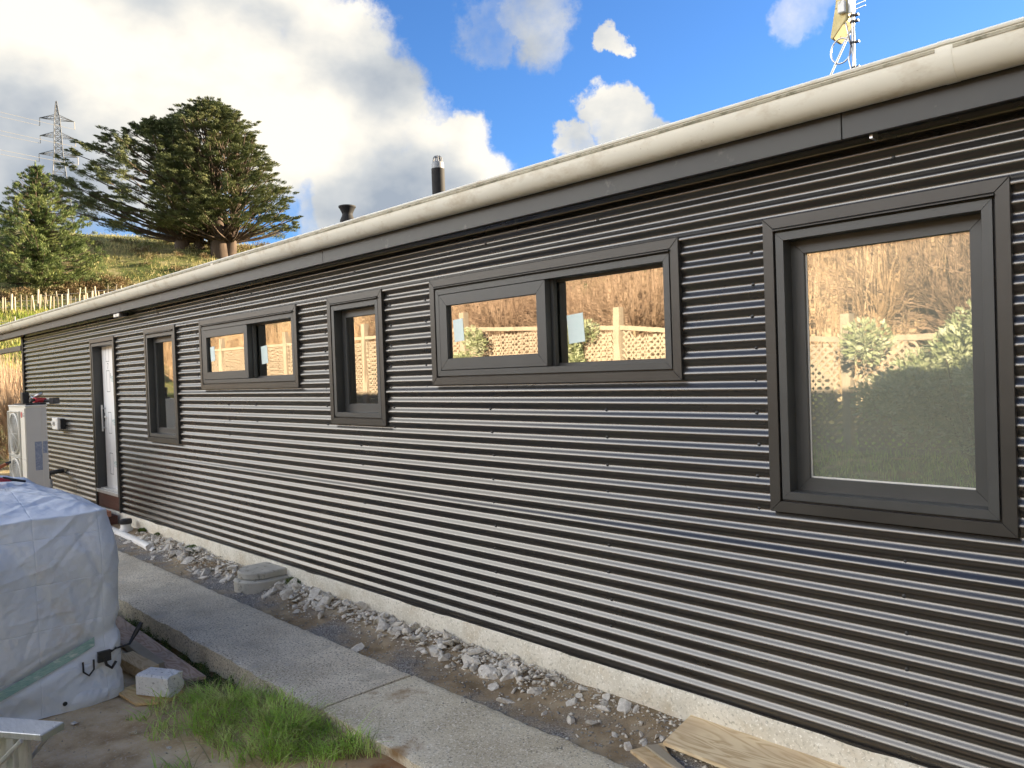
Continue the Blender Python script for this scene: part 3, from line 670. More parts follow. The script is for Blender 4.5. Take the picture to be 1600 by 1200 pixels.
# --- power isolator and pipe by the wall
t = thing('electrical_box', 'small white electrical isolator box on the cladding behind the heat pump', 'electrical box', (-13.6, -.03, 1.1))
obj('box_body', MB().box(-13.72, -13.42, -.105, -.010, 1.03, 1.215), M['whitepaint'], t, bevel=.012)
obj('switch_knob', MB().box(-13.64, -13.56, -.135, -.106, 1.10, 1.16), M['hpside'], t, bevel=.006)
obj('box_bracket', MB().box(-13.42, -13.405, -.06, .0, 1.04, 1.20), M['blackplastic'], t)
t = thing('pipe_stub', 'short white pipe stub with black cap against the wall', 'pipe', (-13.6, -.2, -.2))
obj('pipe_body', MB().lathe((-13.55, -.22, -.25), [(.05, 0), (.05, .50), (.03, .53)], 14), M['whitepaint'], t, True, angle=40)
obj('pipe_cap', MB().tube([(-13.55, -.22, .27), (-13.55, -.22, .36), (-13.52, -.1, .38), (-13.52, -.01, .38)], .035, 8), M['blackplastic'], t)

# ------------------------------------------------------------------ heat pump
hx0, hx1, hy0, hy1, hz0, hz1 = -12.63, -11.68, -.90, -.645, .075, 1.465
hp = thing('heat_pump', 'tall cream heat pump outdoor unit with two fans standing near the far door', 'heat pump', (-12.15, -.73, .0))
obj('case', MB().box(hx0, hx1-.0, hy0+.012, hy1, hz0, hz1-.02), M['hp'], hp, bevel=.008)
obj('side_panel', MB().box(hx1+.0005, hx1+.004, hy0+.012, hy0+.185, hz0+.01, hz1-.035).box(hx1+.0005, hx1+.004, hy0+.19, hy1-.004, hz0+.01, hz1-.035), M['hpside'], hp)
obj('top_lid', MB().box(hx0-.006, hx1+.008, hy0+.004, hy1+.006, hz1-.0195, hz1), M['hp'], hp, bevel=.005)
for cz in (1.08, .46):
    g = obj('fan_guard', MB().lathe((hx0+.36, hy0+.008, cz), [(.285, 0), (.285, .018), (.27, .028), (.262, .026), (.262, 0)], 36, Matrix.Rotation(PI/2, 3, 'X')), M['hpgrille'], hp, True, angle=40)
    gb = MB()
    for r in np.linspace(.05, .25, 9): gb.tube([(hx0+.36+r*math.cos(a), hy0-.020-.008*(1-r/.25), cz+r*math.sin(a)) for a in np.linspace(0, 2*PI, 33)], .0035, 4, False)
    for a in np.linspace(0, 2*PI, 17)[:-1]: gb.tube([(hx0+.36, hy0-.030, cz), (hx0+.36+.265*math.cos(a), hy0-.020, cz+.265*math.sin(a))], .004, 4)
    stuff(obj('grille_wires', gb, M['hpgrille'], g))
    obj('fan_well', MB().lathe((hx0+.36, hy0+.006, cz), [(.258, 0), (.258, .004), (.0, .004)], 30, Matrix.Rotation(PI/2, 3, 'X')), M['blackplastic'], g)
    obj('guard_frame', MB().box(hx0+.03, hx0+.69, hy0-.018, hy0+.006, cz-.305, cz-.291).box(hx0+.03, hx0+.69, hy0-.018, hy0+.006, cz+.291, cz+.305).box(hx0+.03, hx0+.045, hy0-.018, hy0+.006, cz-.2905, cz+.2905).box(hx0+.675, hx0+.69, hy0-.018, hy0+.006, cz-.2905, cz+.2905), M['hpgrille'], g, bevel=.003)
obj('service_panel', MB().box(hx0+.72, hx1-.01, hy0-.002, hy0+.011, hz0+.02, .74).box(hx0+.72, hx1-.01, hy0-.002, hy0+.011, .746, hz1-.035), M['hp'], hp, bevel=.002)
lg = obj('badge', MB().lathe((hx1-.16, hy0-.0025, 1.34), [(.040, 0), (.040, .002), (.0, .002)], 28, Matrix.Rotation(PI/2, 3, 'X')), M['red'], hp)
text('LG', .075, M['ink'], hp, Matrix.Translation((hx1-.105, hy0-.0035, 1.315)) @ Matrix.Rotation(PI/2, 4, 'X'), 'badge_letters')
text('L', .05, M['whitepaint'], hp, Matrix.Translation((hx1-.172, hy0-.0055, 1.322)) @ Matrix.Rotation(PI/2, 4, 'X'), 'badge_letters')
obj('rating_label', MB().box(hx1+.0042, hx1+.0052, hy0+.10, hy0+.183, .60, .98).box(hx1+.0042, hx1+.0052, hy0+.193, hy0+.245, .82, .98), M['label'], hp)
obj('foot', MB().box(hx0+.12, hx0+.2, hy0-.01, hy1+.01, .02, hz0-.001).box(hx1-.2, hx1-.12, hy0-.01, hy1+.01, .02, hz0-.001), M['metal'], hp)
stand = thing('concrete_pad', 'low concrete pad under the heat pump', 'concrete pad', (-12.15, -.73, -.3))
obj('pad', MB().box(hx0-.1, hx1+.08, hy0-.1, hy1+.08, -.3, .019), M['gully'], stand, bevel=.01)
# cordless tools left on top
t = thing('cordless_drill', 'black and red cordless drill lying on the heat pump', 'drill', (-11.85, -.74, hz1))
Mr = Matrix.Translation((-11.83, -.70, hz1+.055)) @ Matrix.Rotation(math.radians(-60), 4, 'Z')
def cyl(b, p, q, r, n=12): return b.tube([Mr @ Vector(p), Mr @ Vector(q)], r, n)
obj('motor_body', cyl(MB(), (-.10, 0, 0), (.07, 0, 0.01), .035), M['red'], t, True, angle=40)
obj('chuck', cyl(MB(), (.07, 0, .01), (.13, 0, .014), .022), M['blackplastic'], t, True, angle=40)
obj('grip', cyl(MB(), (-.06, 0, -.01), (-.10, .13, -.01), .022), M['blackplastic'], t, True, angle=40)
obj('battery', MB().box(-.16, -.05, .12, .19, -.053, .03, Mr), M['blackplastic'], t, bevel=.006)
t = thing('tool_tray', 'flat black tool tray with an upright battery charger on the heat pump', 'tool tray', (-12.0, -.74, hz1))
obj('tray', MB().box(-12.45, -11.78, -.86, -.62, hz1+.0005, hz1+.02), M['blackplastic'], t, bevel=.004)
obj('charger', MB().box(-12.02, -11.90, -.87, -.79, hz1+.021, hz1+.17), M['blackplastic'], t, bevel=.008)
obj('clamp', MB().tube([(-11.98, -.76, hz1+.03), (-11.86, -.72, hz1+.12), (-11.8, -.66, hz1+.15)], .018, 8).tube([(-11.9, -.78, hz1+.12), (-11.84, -.68, hz1+.03)], .014, 8), M['metal'], t, True)

# ------------------------------------------------------------------ brick step by the door
st = thing('brick_step', 'low step of terracotta bricks below the wrapped door', 'step', (-11.6, -.3, -.2))
pr_ = None
for i in range(4):
    for j in range(2):
        o = obj('brick', MB().box(-11.83+j*.235, -11.60+j*.235, -.60+i*.118, -.49+i*.118, -.03, .045), M['brick'], st, bevel=.006)
for j in (2, 3):
    for i in range(4):
        obj('brick', MB().box(-11.83+j*.235, -11.60+j*.235, -.60+i*.118, -.49+i*.118, -.03, .045), M['brick'], st, bevel=.006)
obj('step_base', MB().box(-11.83, -10.93, -.56, -.05, -.3, -.031), M['redtimber'], st)

# ------------------------------------------------------------------ gully surround (two tier D shaped concrete)
def dshape(cx, y_front, hw, yb, n=14):
    p = [(cx-hw, yb)]
    for k in range(n+1):
        a = PI+PI*k/n; p.append((cx+hw*math.cos(a), (y_front+.16)+.20*math.sin(a)*1.0))
    p.append((cx+hw, yb)); return p
t = thing('gully_surround', 'low rounded two tier concrete gully block against the foundation', 'gully surround', (-6.6, -.2, -.2))
obj('lower_tier', MB().prism(dshape(-6.60, -.375, .225, .0), 'z', -.24, -.082), M['gully'], t, bevel=.012)
obj('upper_tier', MB().prism(dshape(-6.62, -.335, .195, .0), 'z', -.0815, -.018), M['gully'], t, bevel=.010)

# ------------------------------------------------------------------ stones and rubble
def rock(seed, m, fl=.36, n=13):
    r = random.Random(seed); bm = bmesh.new()
    sx, sy, sz = 1, r.uniform(.42, .8), r.uniform(fl*.6, fl*1.3)
    for i in range(n):
        v = Vector((r.gauss(0, 1), r.gauss(0, 1), r.gauss(0, 1))).normalized()
        q = [math.copysign(abs(c)**.55, c) for c in v]; bm.verts.new((q[0]*sx*.5, q[1]*sy*.5, q[2]*sz*.5))
    res = bmesh.ops.convex_hull(bm, input=bm.verts)
    bmesh.ops.delete(bm, geom=[g for g in res['geom_interior'] if isinstance(g, bmesh.types.BMVert)], context='VERTS')
    me = bpy.data.meshes.new('rubble'); bm.to_mesh(me); bm.free(); me.materials.append(m); return me
RM = [rock(i, M['rubble']) for i in range(12)]; SM = [rock(50+i, M['stone'], .7) for i in range(5)]
def tz(x, y): return float(terrain(x, y))
cnt = 0
def chunk(x, y, s, me, lab, cat='rubble', grp=None, dz=.28, tilt=.45, z=None):
    o = link('rubble_chunk' if cat == 'rubble' else 'stone', me, None, (x, y, (tz(x, y) if z is None else z)+s*dz*.5)); o.scale = (s, s, s)
    o.rotation_euler = (random.gauss(0, tilt), random.gauss(0, tilt), random.uniform(0, 6.28)); tag(o, lab, cat, grp); return o
GL = 'pale angular chunk of broken concrete in the rubble strip along the foundation'
for i in range(300):
    x = -10.2+8.0*random.random()**.8
    if -6.95 < x < -6.28: continue
    dens_ = {0: 1}.get(0)
    y = -.06-abs(random.gauss(0, .13)) if x > -7 else -.08-abs(random.gauss(0, .17))
    if y < -.5: continue
    if x > -3.3: y = -.05-random.random()*.4
    if x > -3.3 and random.random() < .45: continue
    s = random.choice([.05, .065, .08, .10, .125, .16]) * (1 if x < -3.2 else .8)
    hgt = -.12*s+(.055*max(0, 1-abs(y+.12)/.16)*random.random() if x < -3.6 else 0)
    chunk(x, y, s, random.choice(RM), GL, grp='broken concrete chunks along the foundation', z=tz(x, y)+hgt)
# gravel
def scatter_mesh(name, m, n, fx, smin, smax, lab=None, cat=None):
    V = []; F = []
    base = np.array([(1, 0, 0), (-1, 0, 0), (0, 1, 0), (0, -1, 0), (0, 0, 1), (0, 0, -1)], float)
    fc = np.array([(0, 2, 4), (2, 1, 4), (1, 3, 4), (3, 0, 4), (2, 0, 5), (1, 2, 5), (3, 1, 5), (0, 3, 5)])
    P = fx(n); k = len(P); s = rng.uniform(smin, smax, (k, 1, 1))*rng.choice([.6, .8, 1, 1.6], (k, 1, 1))
    B = base[None]*s*rng.uniform(.5, 1.1, (k, 6, 1))*np.array([1, .8, .55])
    a = rng.uniform(0, 6.28, k); R = np.zeros((k, 3, 3)); R[:, 0, 0] = np.cos(a); R[:, 0, 1] = -np.sin(a); R[:, 1, 0] = np.sin(a); R[:, 1, 1] = np.cos(a); R[:, 2, 2] = 1
    B = np.einsum('kij,kvj->kvi', R, B)+P[:, None]
    V = B.reshape(-1, 3); F = (fc[None]+6*np.arange(k)[:, None, None]).reshape(-1, 3)
    o = link(name, mesh_np(name, V, F, m)); stuff(o)
    if lab: tag(o, lab, cat)
    return o
def gstrip(n):
    x = rng.uniform(-9.5, -1.2, n); y = -.04-rng.random(n)*.52; return np.stack([x, y, terrain(x, y)+.002], -1)
scatter_mesh('gravel', M['stone'], 5200, gstrip, .003, .009, 'grey gravel and grit scattered along the strip beside the path', 'gravel')
def gstrip2(n):
    x = rng.uniform(-10, -1.2, n); y = -.03-np.abs(rng.normal(0, .16, n)); return np.stack([x, y, terrain(x, y)+.003], -1)
scatter_mesh('gravel', M['rubble'], 3800, gstrip2, .004, .014, 'pale concrete crumbs between the rubble chunks', 'gravel')
def gstrip3(n):
    x = rng.uniform(-9.6, -3.0, n); y = -.03-np.abs(rng.normal(0, .12, n)); return np.stack([x, y, terrain(x, y)+.008+.03*rng.random(n)], -1)
scatter_mesh('small_rubble', M['rubble'], 1500, gstrip3, .012, .026, 'small broken concrete pieces packed between the larger chunks', 'rubble')
def gfront(n):
    x = rng.uniform(-6, -2.6, n); y = rng.uniform(-2.9, -1.2, n); return np.stack([x, y, terrain(x, y)+.002], -1)
scatter_mesh('gravel', M['batten'], 1500, gfront, .0025, .007, 'pale bark and grit crumbs on the bare soil in front', 'gravel')
def gslab(n):
    x = rng.uniform(-3.4, -1.6, n); y = -.54-np.abs(rng.normal(0, .10, n)); return np.stack([x, y, y*0-.168], -1)
scatter_mesh('gravel', M['stone'], 260, gslab, .002, .006, 'loose grit spilled on the edge of the path', 'gravel')
# individual stones on the ground in front
for (x, y, s, me, lab) in [(-4.62, -1.93, .062, RM[2], 'small pale flat stone on bare soil left of the grass'), (-4.30, -1.86, .045, RM[4], 'thin white shard on soil beside the grass'),
                           (-5.02, -2.13, .05, RM[5], 'narrow white splinter on the soil below the tarpaulin hem')]:
    chunk(x, y, s, me, lab, 'stone', tilt=.1)
M['tan'] = mat('tan_stone', [(.52, .40, .22), (.62, .50, .31)], scale=9, rough=.9, bump=.3)
o = chunk(-3.42, -1.68, .085, rock(77, M['tan'], .9, 22), 'rounded tan stone at the bottom of the picture in the grass', 'stone', tilt=.2)

# ------------------------------------------------------------------ boards, timber, block, pipes
def plank(name, lab, cat, m, cx, cy, z, L_, W, H, rz_, ry=0, rx=0, bev=.002, part='board'):
    t = thing(name, lab, cat, (cx, cy, z))
    Mx = Matrix.Translation((cx, cy, z+H/2)) @ Matrix.Rotation(rz_, 4, 'Z') @ Matrix.Rotation(ry, 4, 'Y') @ Matrix.Rotation(rx, 4, 'X')
    obj(part, MB().box(-L_/2, L_/2, -W/2, W/2, -H/2, H/2, Mx), m, t, bevel=bev); return t, Mx
def quadboard(name, lab, cat, m, pts, h, bev=.0015, part='board'):
    c = [sum(p[i] for p in pts)/len(pts) for i in range(3)]
    t = thing(name, lab, cat, c); n = len(pts)
    b = MB().add([(x, y, z) for x, y, z in pts]+[(x, y, z-h) for x, y, z in pts], [tuple(range(n)), tuple(range(2*n-1, n-1, -1))]+[(i, n+i, n+(i+1) % n, (i+1) % n) for i in range(n)])
    obj(part, b, m, t, bevel=bev); return t
quadboard('plywood_sheet', 'pale pine plywood offcut lying against the foundation at the bottom right', 'plywood', M['ply'],
          [(-2.17, -.31, -.130), (-.6, -.345, -.130), (-.6, -.005, -.10), (-2.20, -.01, -.105)], .018)
quadboard('timber_offcut', 'split pale timber scrap poking out from under the plywood', 'timber', M['timber'],
          [(-2.30, -.40, -.178), (-2.02, -.50, -.178), (-1.98, -.44, -.160), (-2.20, -.27, -.158)], .022)
quadboard('timber_offcut', 'thin broken batten beside the plywood corner', 'timber', M['batten'],
          [(-2.24, -.36, -.150), (-1.9, -.48, -.15), (-1.89, -.455, -.15), (-2.20, -.31, -.15)], .012)
quadboard('wide_board', 'weathered pinkish board lying in the trench beside the path', 'board', M['ply2'],
          [(-7.3, -1.56, -.255), (-5.14, -1.43, -.265), (-5.10, -1.32, -.265), (-7.3, -1.27, -.25)], .020)
plank('timber_block', 'short thick sawn timber block beside the tarpaulin', 'timber', M['timber'], -5.56, -1.60, -.265, .42, .115, .075, math.radians(4))
plank('timber_block', 'longer grey timber lying behind the short block', 'timber', M['batten'], -5.75, -1.49, -.262, .62, .075, .05, math.radians(-2))
quadboard('particle_board', 'yellow chipboard scrap under the white block', 'board', M['yply'],
          [(-5.30, -1.82, -.262), (-5.00, -1.80, -.262), (-4.88, -1.66, -.262), (-4.95, -1.52, -.262), (-5.34, -1.58, -.262)], .016)
t = thing('concrete_block', 'white aerated block with one rough broken end on the chipboard', 'block', (-5.05, -1.65, -.262))
Mx = Matrix.Translation((-5.03, -1.635, -.262)) @ Matrix.Rotation(math.radians(28), 4, 'Z')
xs_ = np.linspace(-.125, .115, 14); b = MB(); nring = 28
ringp = []
for k in range(nring):
    a = 2*PI*k/nring; c_, s_ = math.cos(a), math.sin(a); q = max(abs(c_)/.073, abs(s_)/.068); ringp.append((c_/q, s_/q))
for i, xx in enumerate(xs_):
    rgh = max(0, (xx-.03)/.09)
    for (py, pz) in ringp:
        d = 1-.10*rgh*rgh+.16*rgh*float(vnoise(py*60+xx*40, pz*60+xx*30, 5)); q = Mx @ Vector((xx+rgh*.03*float(vnoise(py*45, pz*45, 8)), py*d, .07+pz*d)); b.v.append(tuple(q))
for i in range(len(xs_)-1):
    for k in range(nring): k2 = (k+1) % nring; b.f.append((i*nring+k, i*nring+k2, (i+1)*nring+k2, (i+1)*nring+k))
b.f.append(tuple(range(nring))); b.f.append(tuple((len(xs_)-1)*nring+k for k in range(nring)))
M['aac'] = mat('aerated_block', [(.66, .66, .64), (.80, .80, .78)], scale=14, rough=.95, bump=.7, bscale=60, bdist=.006, speck=[((.36, .36, .35), 60, .58, .64)])
obj('block_body', b, M['aac'], t)
# half buried white pipe, capped riser
t = thing('white_pipe', 'white plastic downpipe length half buried in soil beside the path', 'pipe', (-9.6, -.3, -.2))
b = MB(); ns_ = 20
xs_ = np.linspace(-10.75, -8.98, 22); ang = np.linspace(-.15, PI+.15, 11)
X = np.repeat(xs_[:, None], 11, 1); cyy = -.21-.055*(X+10.5)/1.45; rr = .048+.004*vnoise(X*9, X*0, 2)
b.grid(X, cyy+rr*np.cos(ang)[None], -.172+rr*np.sin(ang)[None]-.03*sstep(-9.3, -8.95, X))
obj('pipe_body', b, M['whitepaint'], t, True)
t = thing('capped_riser', 'white pipe riser with a black cap near the brick step', 'pipe', (-10.3, -.14, -.2))
obj('pipe_body', MB().lathe((-10.30, -.15, -.24), [(.075, 0), (.075, .13), (.062, .15), (.060, .19)], 20), M['whitepaint'], t, True, angle=40)
obj('cap', MB().lathe((-10.30, -.15, -.05), [(.068, 0), (.072, .01), (.072, .05), (.06, .058), (.0, .058)], 20), M['blackplastic'], t, True, angle=40)

# ------------------------------------------------------------------ tarpaulin pile
tp = thing('tarpaulin_pile', 'stack of building material wrapped in a crinkled silver grey tarpaulin', 'tarpaulin', (-6.3, -2.6, -.3))
x0, x1, y0, y1 = -7.6, -5.25, -3.6, -1.76
nu, nv = 760, 250; rc = .11
per = []
def rrect(u):  # perimeter point of rounded rectangle, u in 0..1 ; starts at front right going round
    w_, h_ = x1-x0, y1-y0; segs_ = [(w_-2*rc), PI/2*rc, (h_-2*rc), PI/2*rc]*2; T_ = sum(segs_); d = u*T_
    pts = [((x0+rc, y0), (1, 0), None), (None, None, (x1-rc, y0+rc, -PI/2)), ((x1, y0+rc), (0, 1), None), (None, None, (x1-rc, y1-rc, 0)),
           ((x1-rc, y1), (-1, 0), None), (None, None, (x0+rc, y1-rc, PI/2)), ((x0, y1-rc), (0, -1), None), (None, None, (x0+rc, y0+rc, PI))]
    for s_, p in zip(segs_, pts):
        if d <= s_:
            if p[2]:
                a = p[2][2]+d/rc; return (p[2][0]+rc*math.cos(a), p[2][1]+rc*math.sin(a))
            return (p[0][0]+p[1][0]*d, p[0][1]+p[1][1]*d)
        d -= s_
    return (x0+rc, y0)
P = np.array([rrect(u) for u in np.linspace(0, 1, nu)])
cx_, cy_ = -6.35, -2.6
v = np.linspace(0, 1, nv)[:, None]
PX = np.repeat(P[None, :, 0], nv, 0); PY = np.repeat(P[None, :, 1], nv, 0)
side = np.clip(v/.60, 0, 1); top = np.clip((v-.60)/.40, 0, 1)
shr = 1-top*.999
ztop = .90
# side height follows rounded shoulder
zz = -.26+(ztop+.26)*side
sh = sstep(.72, 1.0, side)**1.4
inx = (1-.055*sh-.008*np.sin(side*3))*shr
GX = cx_+(PX-cx_)*inx; GY = cy_+(PY-cy_)*inx
ZT = ztop+.045*np.minimum(1, (top*6))+.085*sstep(.0, .55, top)
ZG = np.where(top > 0, ZT, zz-.03*sh*0)
ZG = ZG + np.where(top > 0, .03*fbm(GX*2.2, GY*2.2, 3, 12), 0)
# folds, drape and crinkles
ucoord = np.linspace(0, 1, nu)[None]*8.1
W_ = np.where(top > 0, GX*1.0, ucoord); H_ = np.where(top > 0, GY*1.0, ZG)
fold = .045*fbm(ucoord*1.6+ZG*.5, ZG*.45, 3, 21)*(1-top)+.034*np.abs(fbm(ucoord*3.6+ZG*1.9, ZG*1.1, 2, 31))
crk = .006*(1-np.abs(fbm(W_*7+2*vnoise(W_*3, H_*3, 2)+H_*4, H_*5, 3, 41))*2)+.003*(1-2*np.abs(fbm(W_*14-H_*7, H_*10, 3, 42)))+.0025*fbm(W_*45, H_*45, 2, 43)
rc_ = random.Random(4)
U_ = np.where(top > 0, GX*1.0+30, ucoord*1.0); H2 = np.where(top > 0, GY*1.0, ZG)
crease = np.zeros_like(U_)
for q in range(420):
    topq = q % 6 == 0
    if topq: uc, hc = 30+rc_.uniform(x0, x1), rc_.uniform(y0, y1)
    else: uc, hc = rc_.uniform(0, 8.1), rc_.uniform(-.25, .95)
    a = rc_.choice([rc_.gauss(1.35, .45), rc_.gauss(1.8, .4), rc_.uniform(0, PI)]); ca, sa = math.cos(a), math.sin(a)
    le = rc_.uniform(.08, .42); wd_ = rc_.uniform(.006, .020); am = rc_.uniform(.002, .0095)*rc_.choice([1, 1, -1])*(1.4 if le > .3 else 1)
    du = U_-uc; dh = H2-hc
    if np.min(np.abs(du)) > .6: continue
    al2 = du*ca+dh*sa; ac = -du*sa+dh*ca+.04*np.sin(al2*7+q)
    crease += am*np.exp(-np.abs(ac)/wd_)*np.clip(1-(al2/le)**2, 0, 1)
nx_ = (PX-cx_); ny_ = (PY-cy_); nl = np.hypot(nx_, ny_)
# outward normal approx of rounded rectangle
ox = np.clip((PX-(x0+x1)/2)/((x1-x0)/2), -1, 1); oy = np.clip((PY-(y0+y1)/2)/((y1-y0)/2), -1, 1)
px_ = np.sign(ox)*np.clip((np.abs(ox)-(1-2*rc/(x1-x0)))/(2*rc/(x1-x0)), 0, 1); py_ = np.sign(oy)*np.clip((np.abs(oy)-(1-2*rc/(y1-y0)))/(2*rc/(y1-y0)), 0, 1)
ln = np.maximum(np.hypot(px_, py_), 1e-6); px_, py_ = px_/ln, py_/ln
crk = crk+crease
disp = (fold+crk)*(1-top)
strapz = .045+.10*0
tie = np.exp(-((ZG-(.11+(PY+1.95)*.36-.0145))/.055)**2)*(top <= 0)       # cinched by the strap
disp = disp*(1-.92*tie)-.022*tie+.030*np.exp(-((ZG+.22)/.06)**2)*(top <= 0)*np.sin(ucoord*7)
GX = GX+px_*disp; GY = GY+py_*disp; ZG = ZG+(crk*1.2-.01+.6*fold)*(top > 0)*np.minimum(1, top*8)
# slack bulge of the hem and uneven hem height
hem = sstep(.12, 0, side)
ZG = ZG+hem*(.02*fbm(ucoord*1.1, ucoord*0, 3, 51)-.02)*(top <= 0)
tm = mat('tarpaulin', [(.62, .66, .71), (.70, .74, .79)], scale=2.5, rough=.42, bump=.15, bscale=26, bdist=.012, spec=.5, roughvar=.06, speck=[((.60, .60, .60), 5, .55, .7)])
def add_weave(m):
    t = m.node_tree; b = t.nodes['Principled BSDF']; k = t.links.new
    bp = [n for n in t.nodes if n.type == 'BUMP'][0]
    w1 = t.nodes.new('ShaderNodeTexVoronoi'); w1.feature = 'DISTANCE_TO_EDGE'; w1.inputs['Scale'].default_value = 11; w1.inputs['Randomness'].default_value = 1
    tcn = [n for n in t.nodes if n.type == 'TEX_COORD'][0]
    nz = t.nodes.new('ShaderNodeTexNoise'); nz.inputs['Scale'].default_value = 5; nz.inputs['Detail'].default_value = 4
    mxv = t.nodes.new('ShaderNodeMix'); mxv.data_type = 'VECTOR'; mxv.inputs[0].default_value = .25
    k(tcn.outputs['Object'], nz.inputs[0]); k(tcn.outputs['Object'], mxv.inputs[4]); k(nz.outputs['Color'], mxv.inputs[5]); k(mxv.outputs[1], w1.inputs['Vector'])
    b2 = t.nodes.new('ShaderNodeBump'); b2.inputs['Strength'].default_value = .22; b2.inputs['Distance'].default_value = .02
    k(w1.outputs['Distance'], b2.inputs['Height']); k(bp.outputs[0], b2.inputs['Normal'])
    # straight fold creases, a grid in the sheet
    sp = t.nodes.new('ShaderNodeSeparateXYZ'); k(tcn.outputs['Object'], sp.inputs[0])
    prev = b2
    for ax, per_ in (('Y', .36), ('Z', .27), ('X', .36)):
        a = t.nodes.new('ShaderNodeMath'); a.operation = 'PINGPONG'; a.inputs[1].default_value = per_/2; k(sp.outputs[ax], a.inputs[0])
        mr = t.nodes.new('ShaderNodeMapRange'); mr.inputs[1].default_value = 0; mr.inputs[2].default_value = .006; k(a.outputs[0], mr.inputs[0])
        bb = t.nodes.new('ShaderNodeBump'); bb.inputs['Strength'].default_value = .35; bb.inputs['Distance'].default_value = .006
        k(mr.outputs[0], bb.inputs['Height']); k(prev.outputs[0], bb.inputs['Normal']); prev = bb
    k(prev.outputs[0], b.inputs['Normal'])
add_weave(tm)
b = MB().grid(GX, GY, ZG); obj('tarpaulin', b, tm, tp, True)
obj('stack_core', MB().box(x0+.12, x1-.12, y0+.12, y1-.12, -.22, .55), M['timber'], tp)
obj('bearer', MB().box(x0, x1-.08, -2.75, -2.65, -.30, -.221).box(x0, x1-.08, -2.0, -1.92, -.30, -.221), M['redtimber'], tp)
# webbing strap round the bundle, buckle and hooks
M['strap'] = mat('teal_webbing', [(.22, .38, .34), (.38, .54, .48)], scale=30, rough=.7, stretch=(1, 1, 5), speck=[((.60, .66, .60), 12, .56, .66)])
sb = MB(); k0 = [i for i in range(nu) if P[i, 0] > x1-rc-.4 or True]
ys_ = np.linspace(-3.4, -1.94, 70); n_ = len(ys_)
Xs = x1+.004-.012*sstep(-2.1, -1.94, ys_)+.004*fbm(ys_*5, ys_*0, 3, 9); Zs = -.035+.055*(ys_+3.4)/1.46*0-.012
sl_ = .11+(ys_+1.95)*.36
sb.grid(np.stack([Xs, Xs]), np.stack([ys_, ys_]), np.stack([-.012-.03+sl_, .043-.03+sl_]))
sb.grid(np.stack([Xs-.004, Xs-.004]), np.stack([ys_, ys_]), np.stack([-.012-.03+sl_, .043-.03+sl_]))
obj('strap', sb, M['strap'], tp, True)
hk = MB().tube([(x1+.02, -1.93, .01), (x1+.01, -1.87, .015), (x1-.03, -1.82, .02), (x1-.12, -1.80, .03)], .012, 8)
hk.tube([(x1+.03, -2.02, .0), (x1+.035, -2.02, -.06), (x1+.035, -1.99, -.09), (x1+.03, -1.96, -.06), (x1+.03, -1.96, 0)], .006, 8)
hk.tube([(x1+.03, -1.90, .0), (x1+.035, -1.89, -.05), (x1+.035, -1.86, -.08), (x1+.02, -1.83, -.05)], .009, 8)
hk.box(x1+.012, x1+.034, -1.935, -1.86, -.03, .035)
obj('ratchet_hooks', hk, M['blackplastic'], tp, True, angle=40)
obj('strap_tail', MB().tube([(x1+.02, -1.83, .03), (x1-.1, -1.71, .0), (x1-.12, -1.66, .06), (x1-.10, -1.63, .12)], [.004, .008, .016, .014], 8), M['blackplastic'], tp, True)
obj('eyelet', MB().lathe((x1+.045, -2.13, -.215), [(.013, 0), (.013, .003), (.0, .004)], 14, Matrix.Rotation(PI/2, 3, 'Y')), M['blackplastic'], tp)

# orange handled cutters lying on the tarp
t = thing('bolt_cutters', 'orange and black handled cutters lying on top of the tarpaulin', 'cutters', (-6.6, -2.25, .9))
obj('upper_handle', MB().tube([(-5.97, -2.70, 1.08), (-6.10, -2.46, 1.10), (-6.22, -2.30, 1.12), (-6.37, -2.15, 1.16)], [.028, .026, .021, .012], 10), M['orange'], t, True)
obj('lower_handle', MB().tube([(-6.05, -2.60, 1.075), (-6.14, -2.42, 1.08), (-6.22, -2.26, 1.075), (-6.26, -2.13, 1.055)], [.022, .024, .019, .010], 10), M['red'], t, True)
obj('handle_tip', MB().tube([(-6.24, -2.20, 1.075), (-6.27, -2.06, 1.035)], [.013, .008], 8).tube([(-6.36, -2.16, 1.158), (-6.40, -2.12, 1.17)], [.013, .009], 8), M['blackplastic'], t, True)
obj('jaw_link', MB().tube([(-6.20, -2.33, 1.115), (-6.18, -2.36, 1.09), (-6.16, -2.40, 1.08)], .018, 8), M['blackplastic'], t, True)

# ------------------------------------------------------------------ aluminium trestle at bottom left
t = thing('work_platform', 'silver aluminium work platform with braced legs at the bottom left', 'platform', (-4.2, -2.65, -.28))
pd = Vector((-.84, -.55, 0)).normalized()
ex, ey, ez = -3.99, -2.43, .15
Mx = Matrix.Translation((ex, ey, ez)) @ Matrix.Rotation(math.atan2(pd.y, pd.x), 4, 'Z')
obj('deck', MB().box(0, 1.15, -.0, .13, -.03, .0, Mx), M['alum'], t, bevel=.003)
obj('end_cap', MB().box(-.006, -.0005, .002, .128, -.034, -.002, Mx), M['metal'], t, bevel=.002)
obj('leg', MB().box(.20, .62, .02, .032, -.43, -.031, Mx), M['alum'], t, bevel=.002)
obj('leg', MB().box(.16, .20, .02, .05, -.43, -.031, Mx).box(.16, .20, .09, .12, -.43, -.031, Mx), M['alum'], t, bevel=.003)
obj('brace', MB().tube([Mx @ Vector((.10, .13, -.033)), Mx @ Vector((.50, .14, -.40))], .012, 6), M['alum'], t)
obj('brace', MB().tube([Mx @ Vector((.05, .0, -.033)), Mx @ Vector((.30, -.01, -.30))], .010, 6), M['metal'], t)

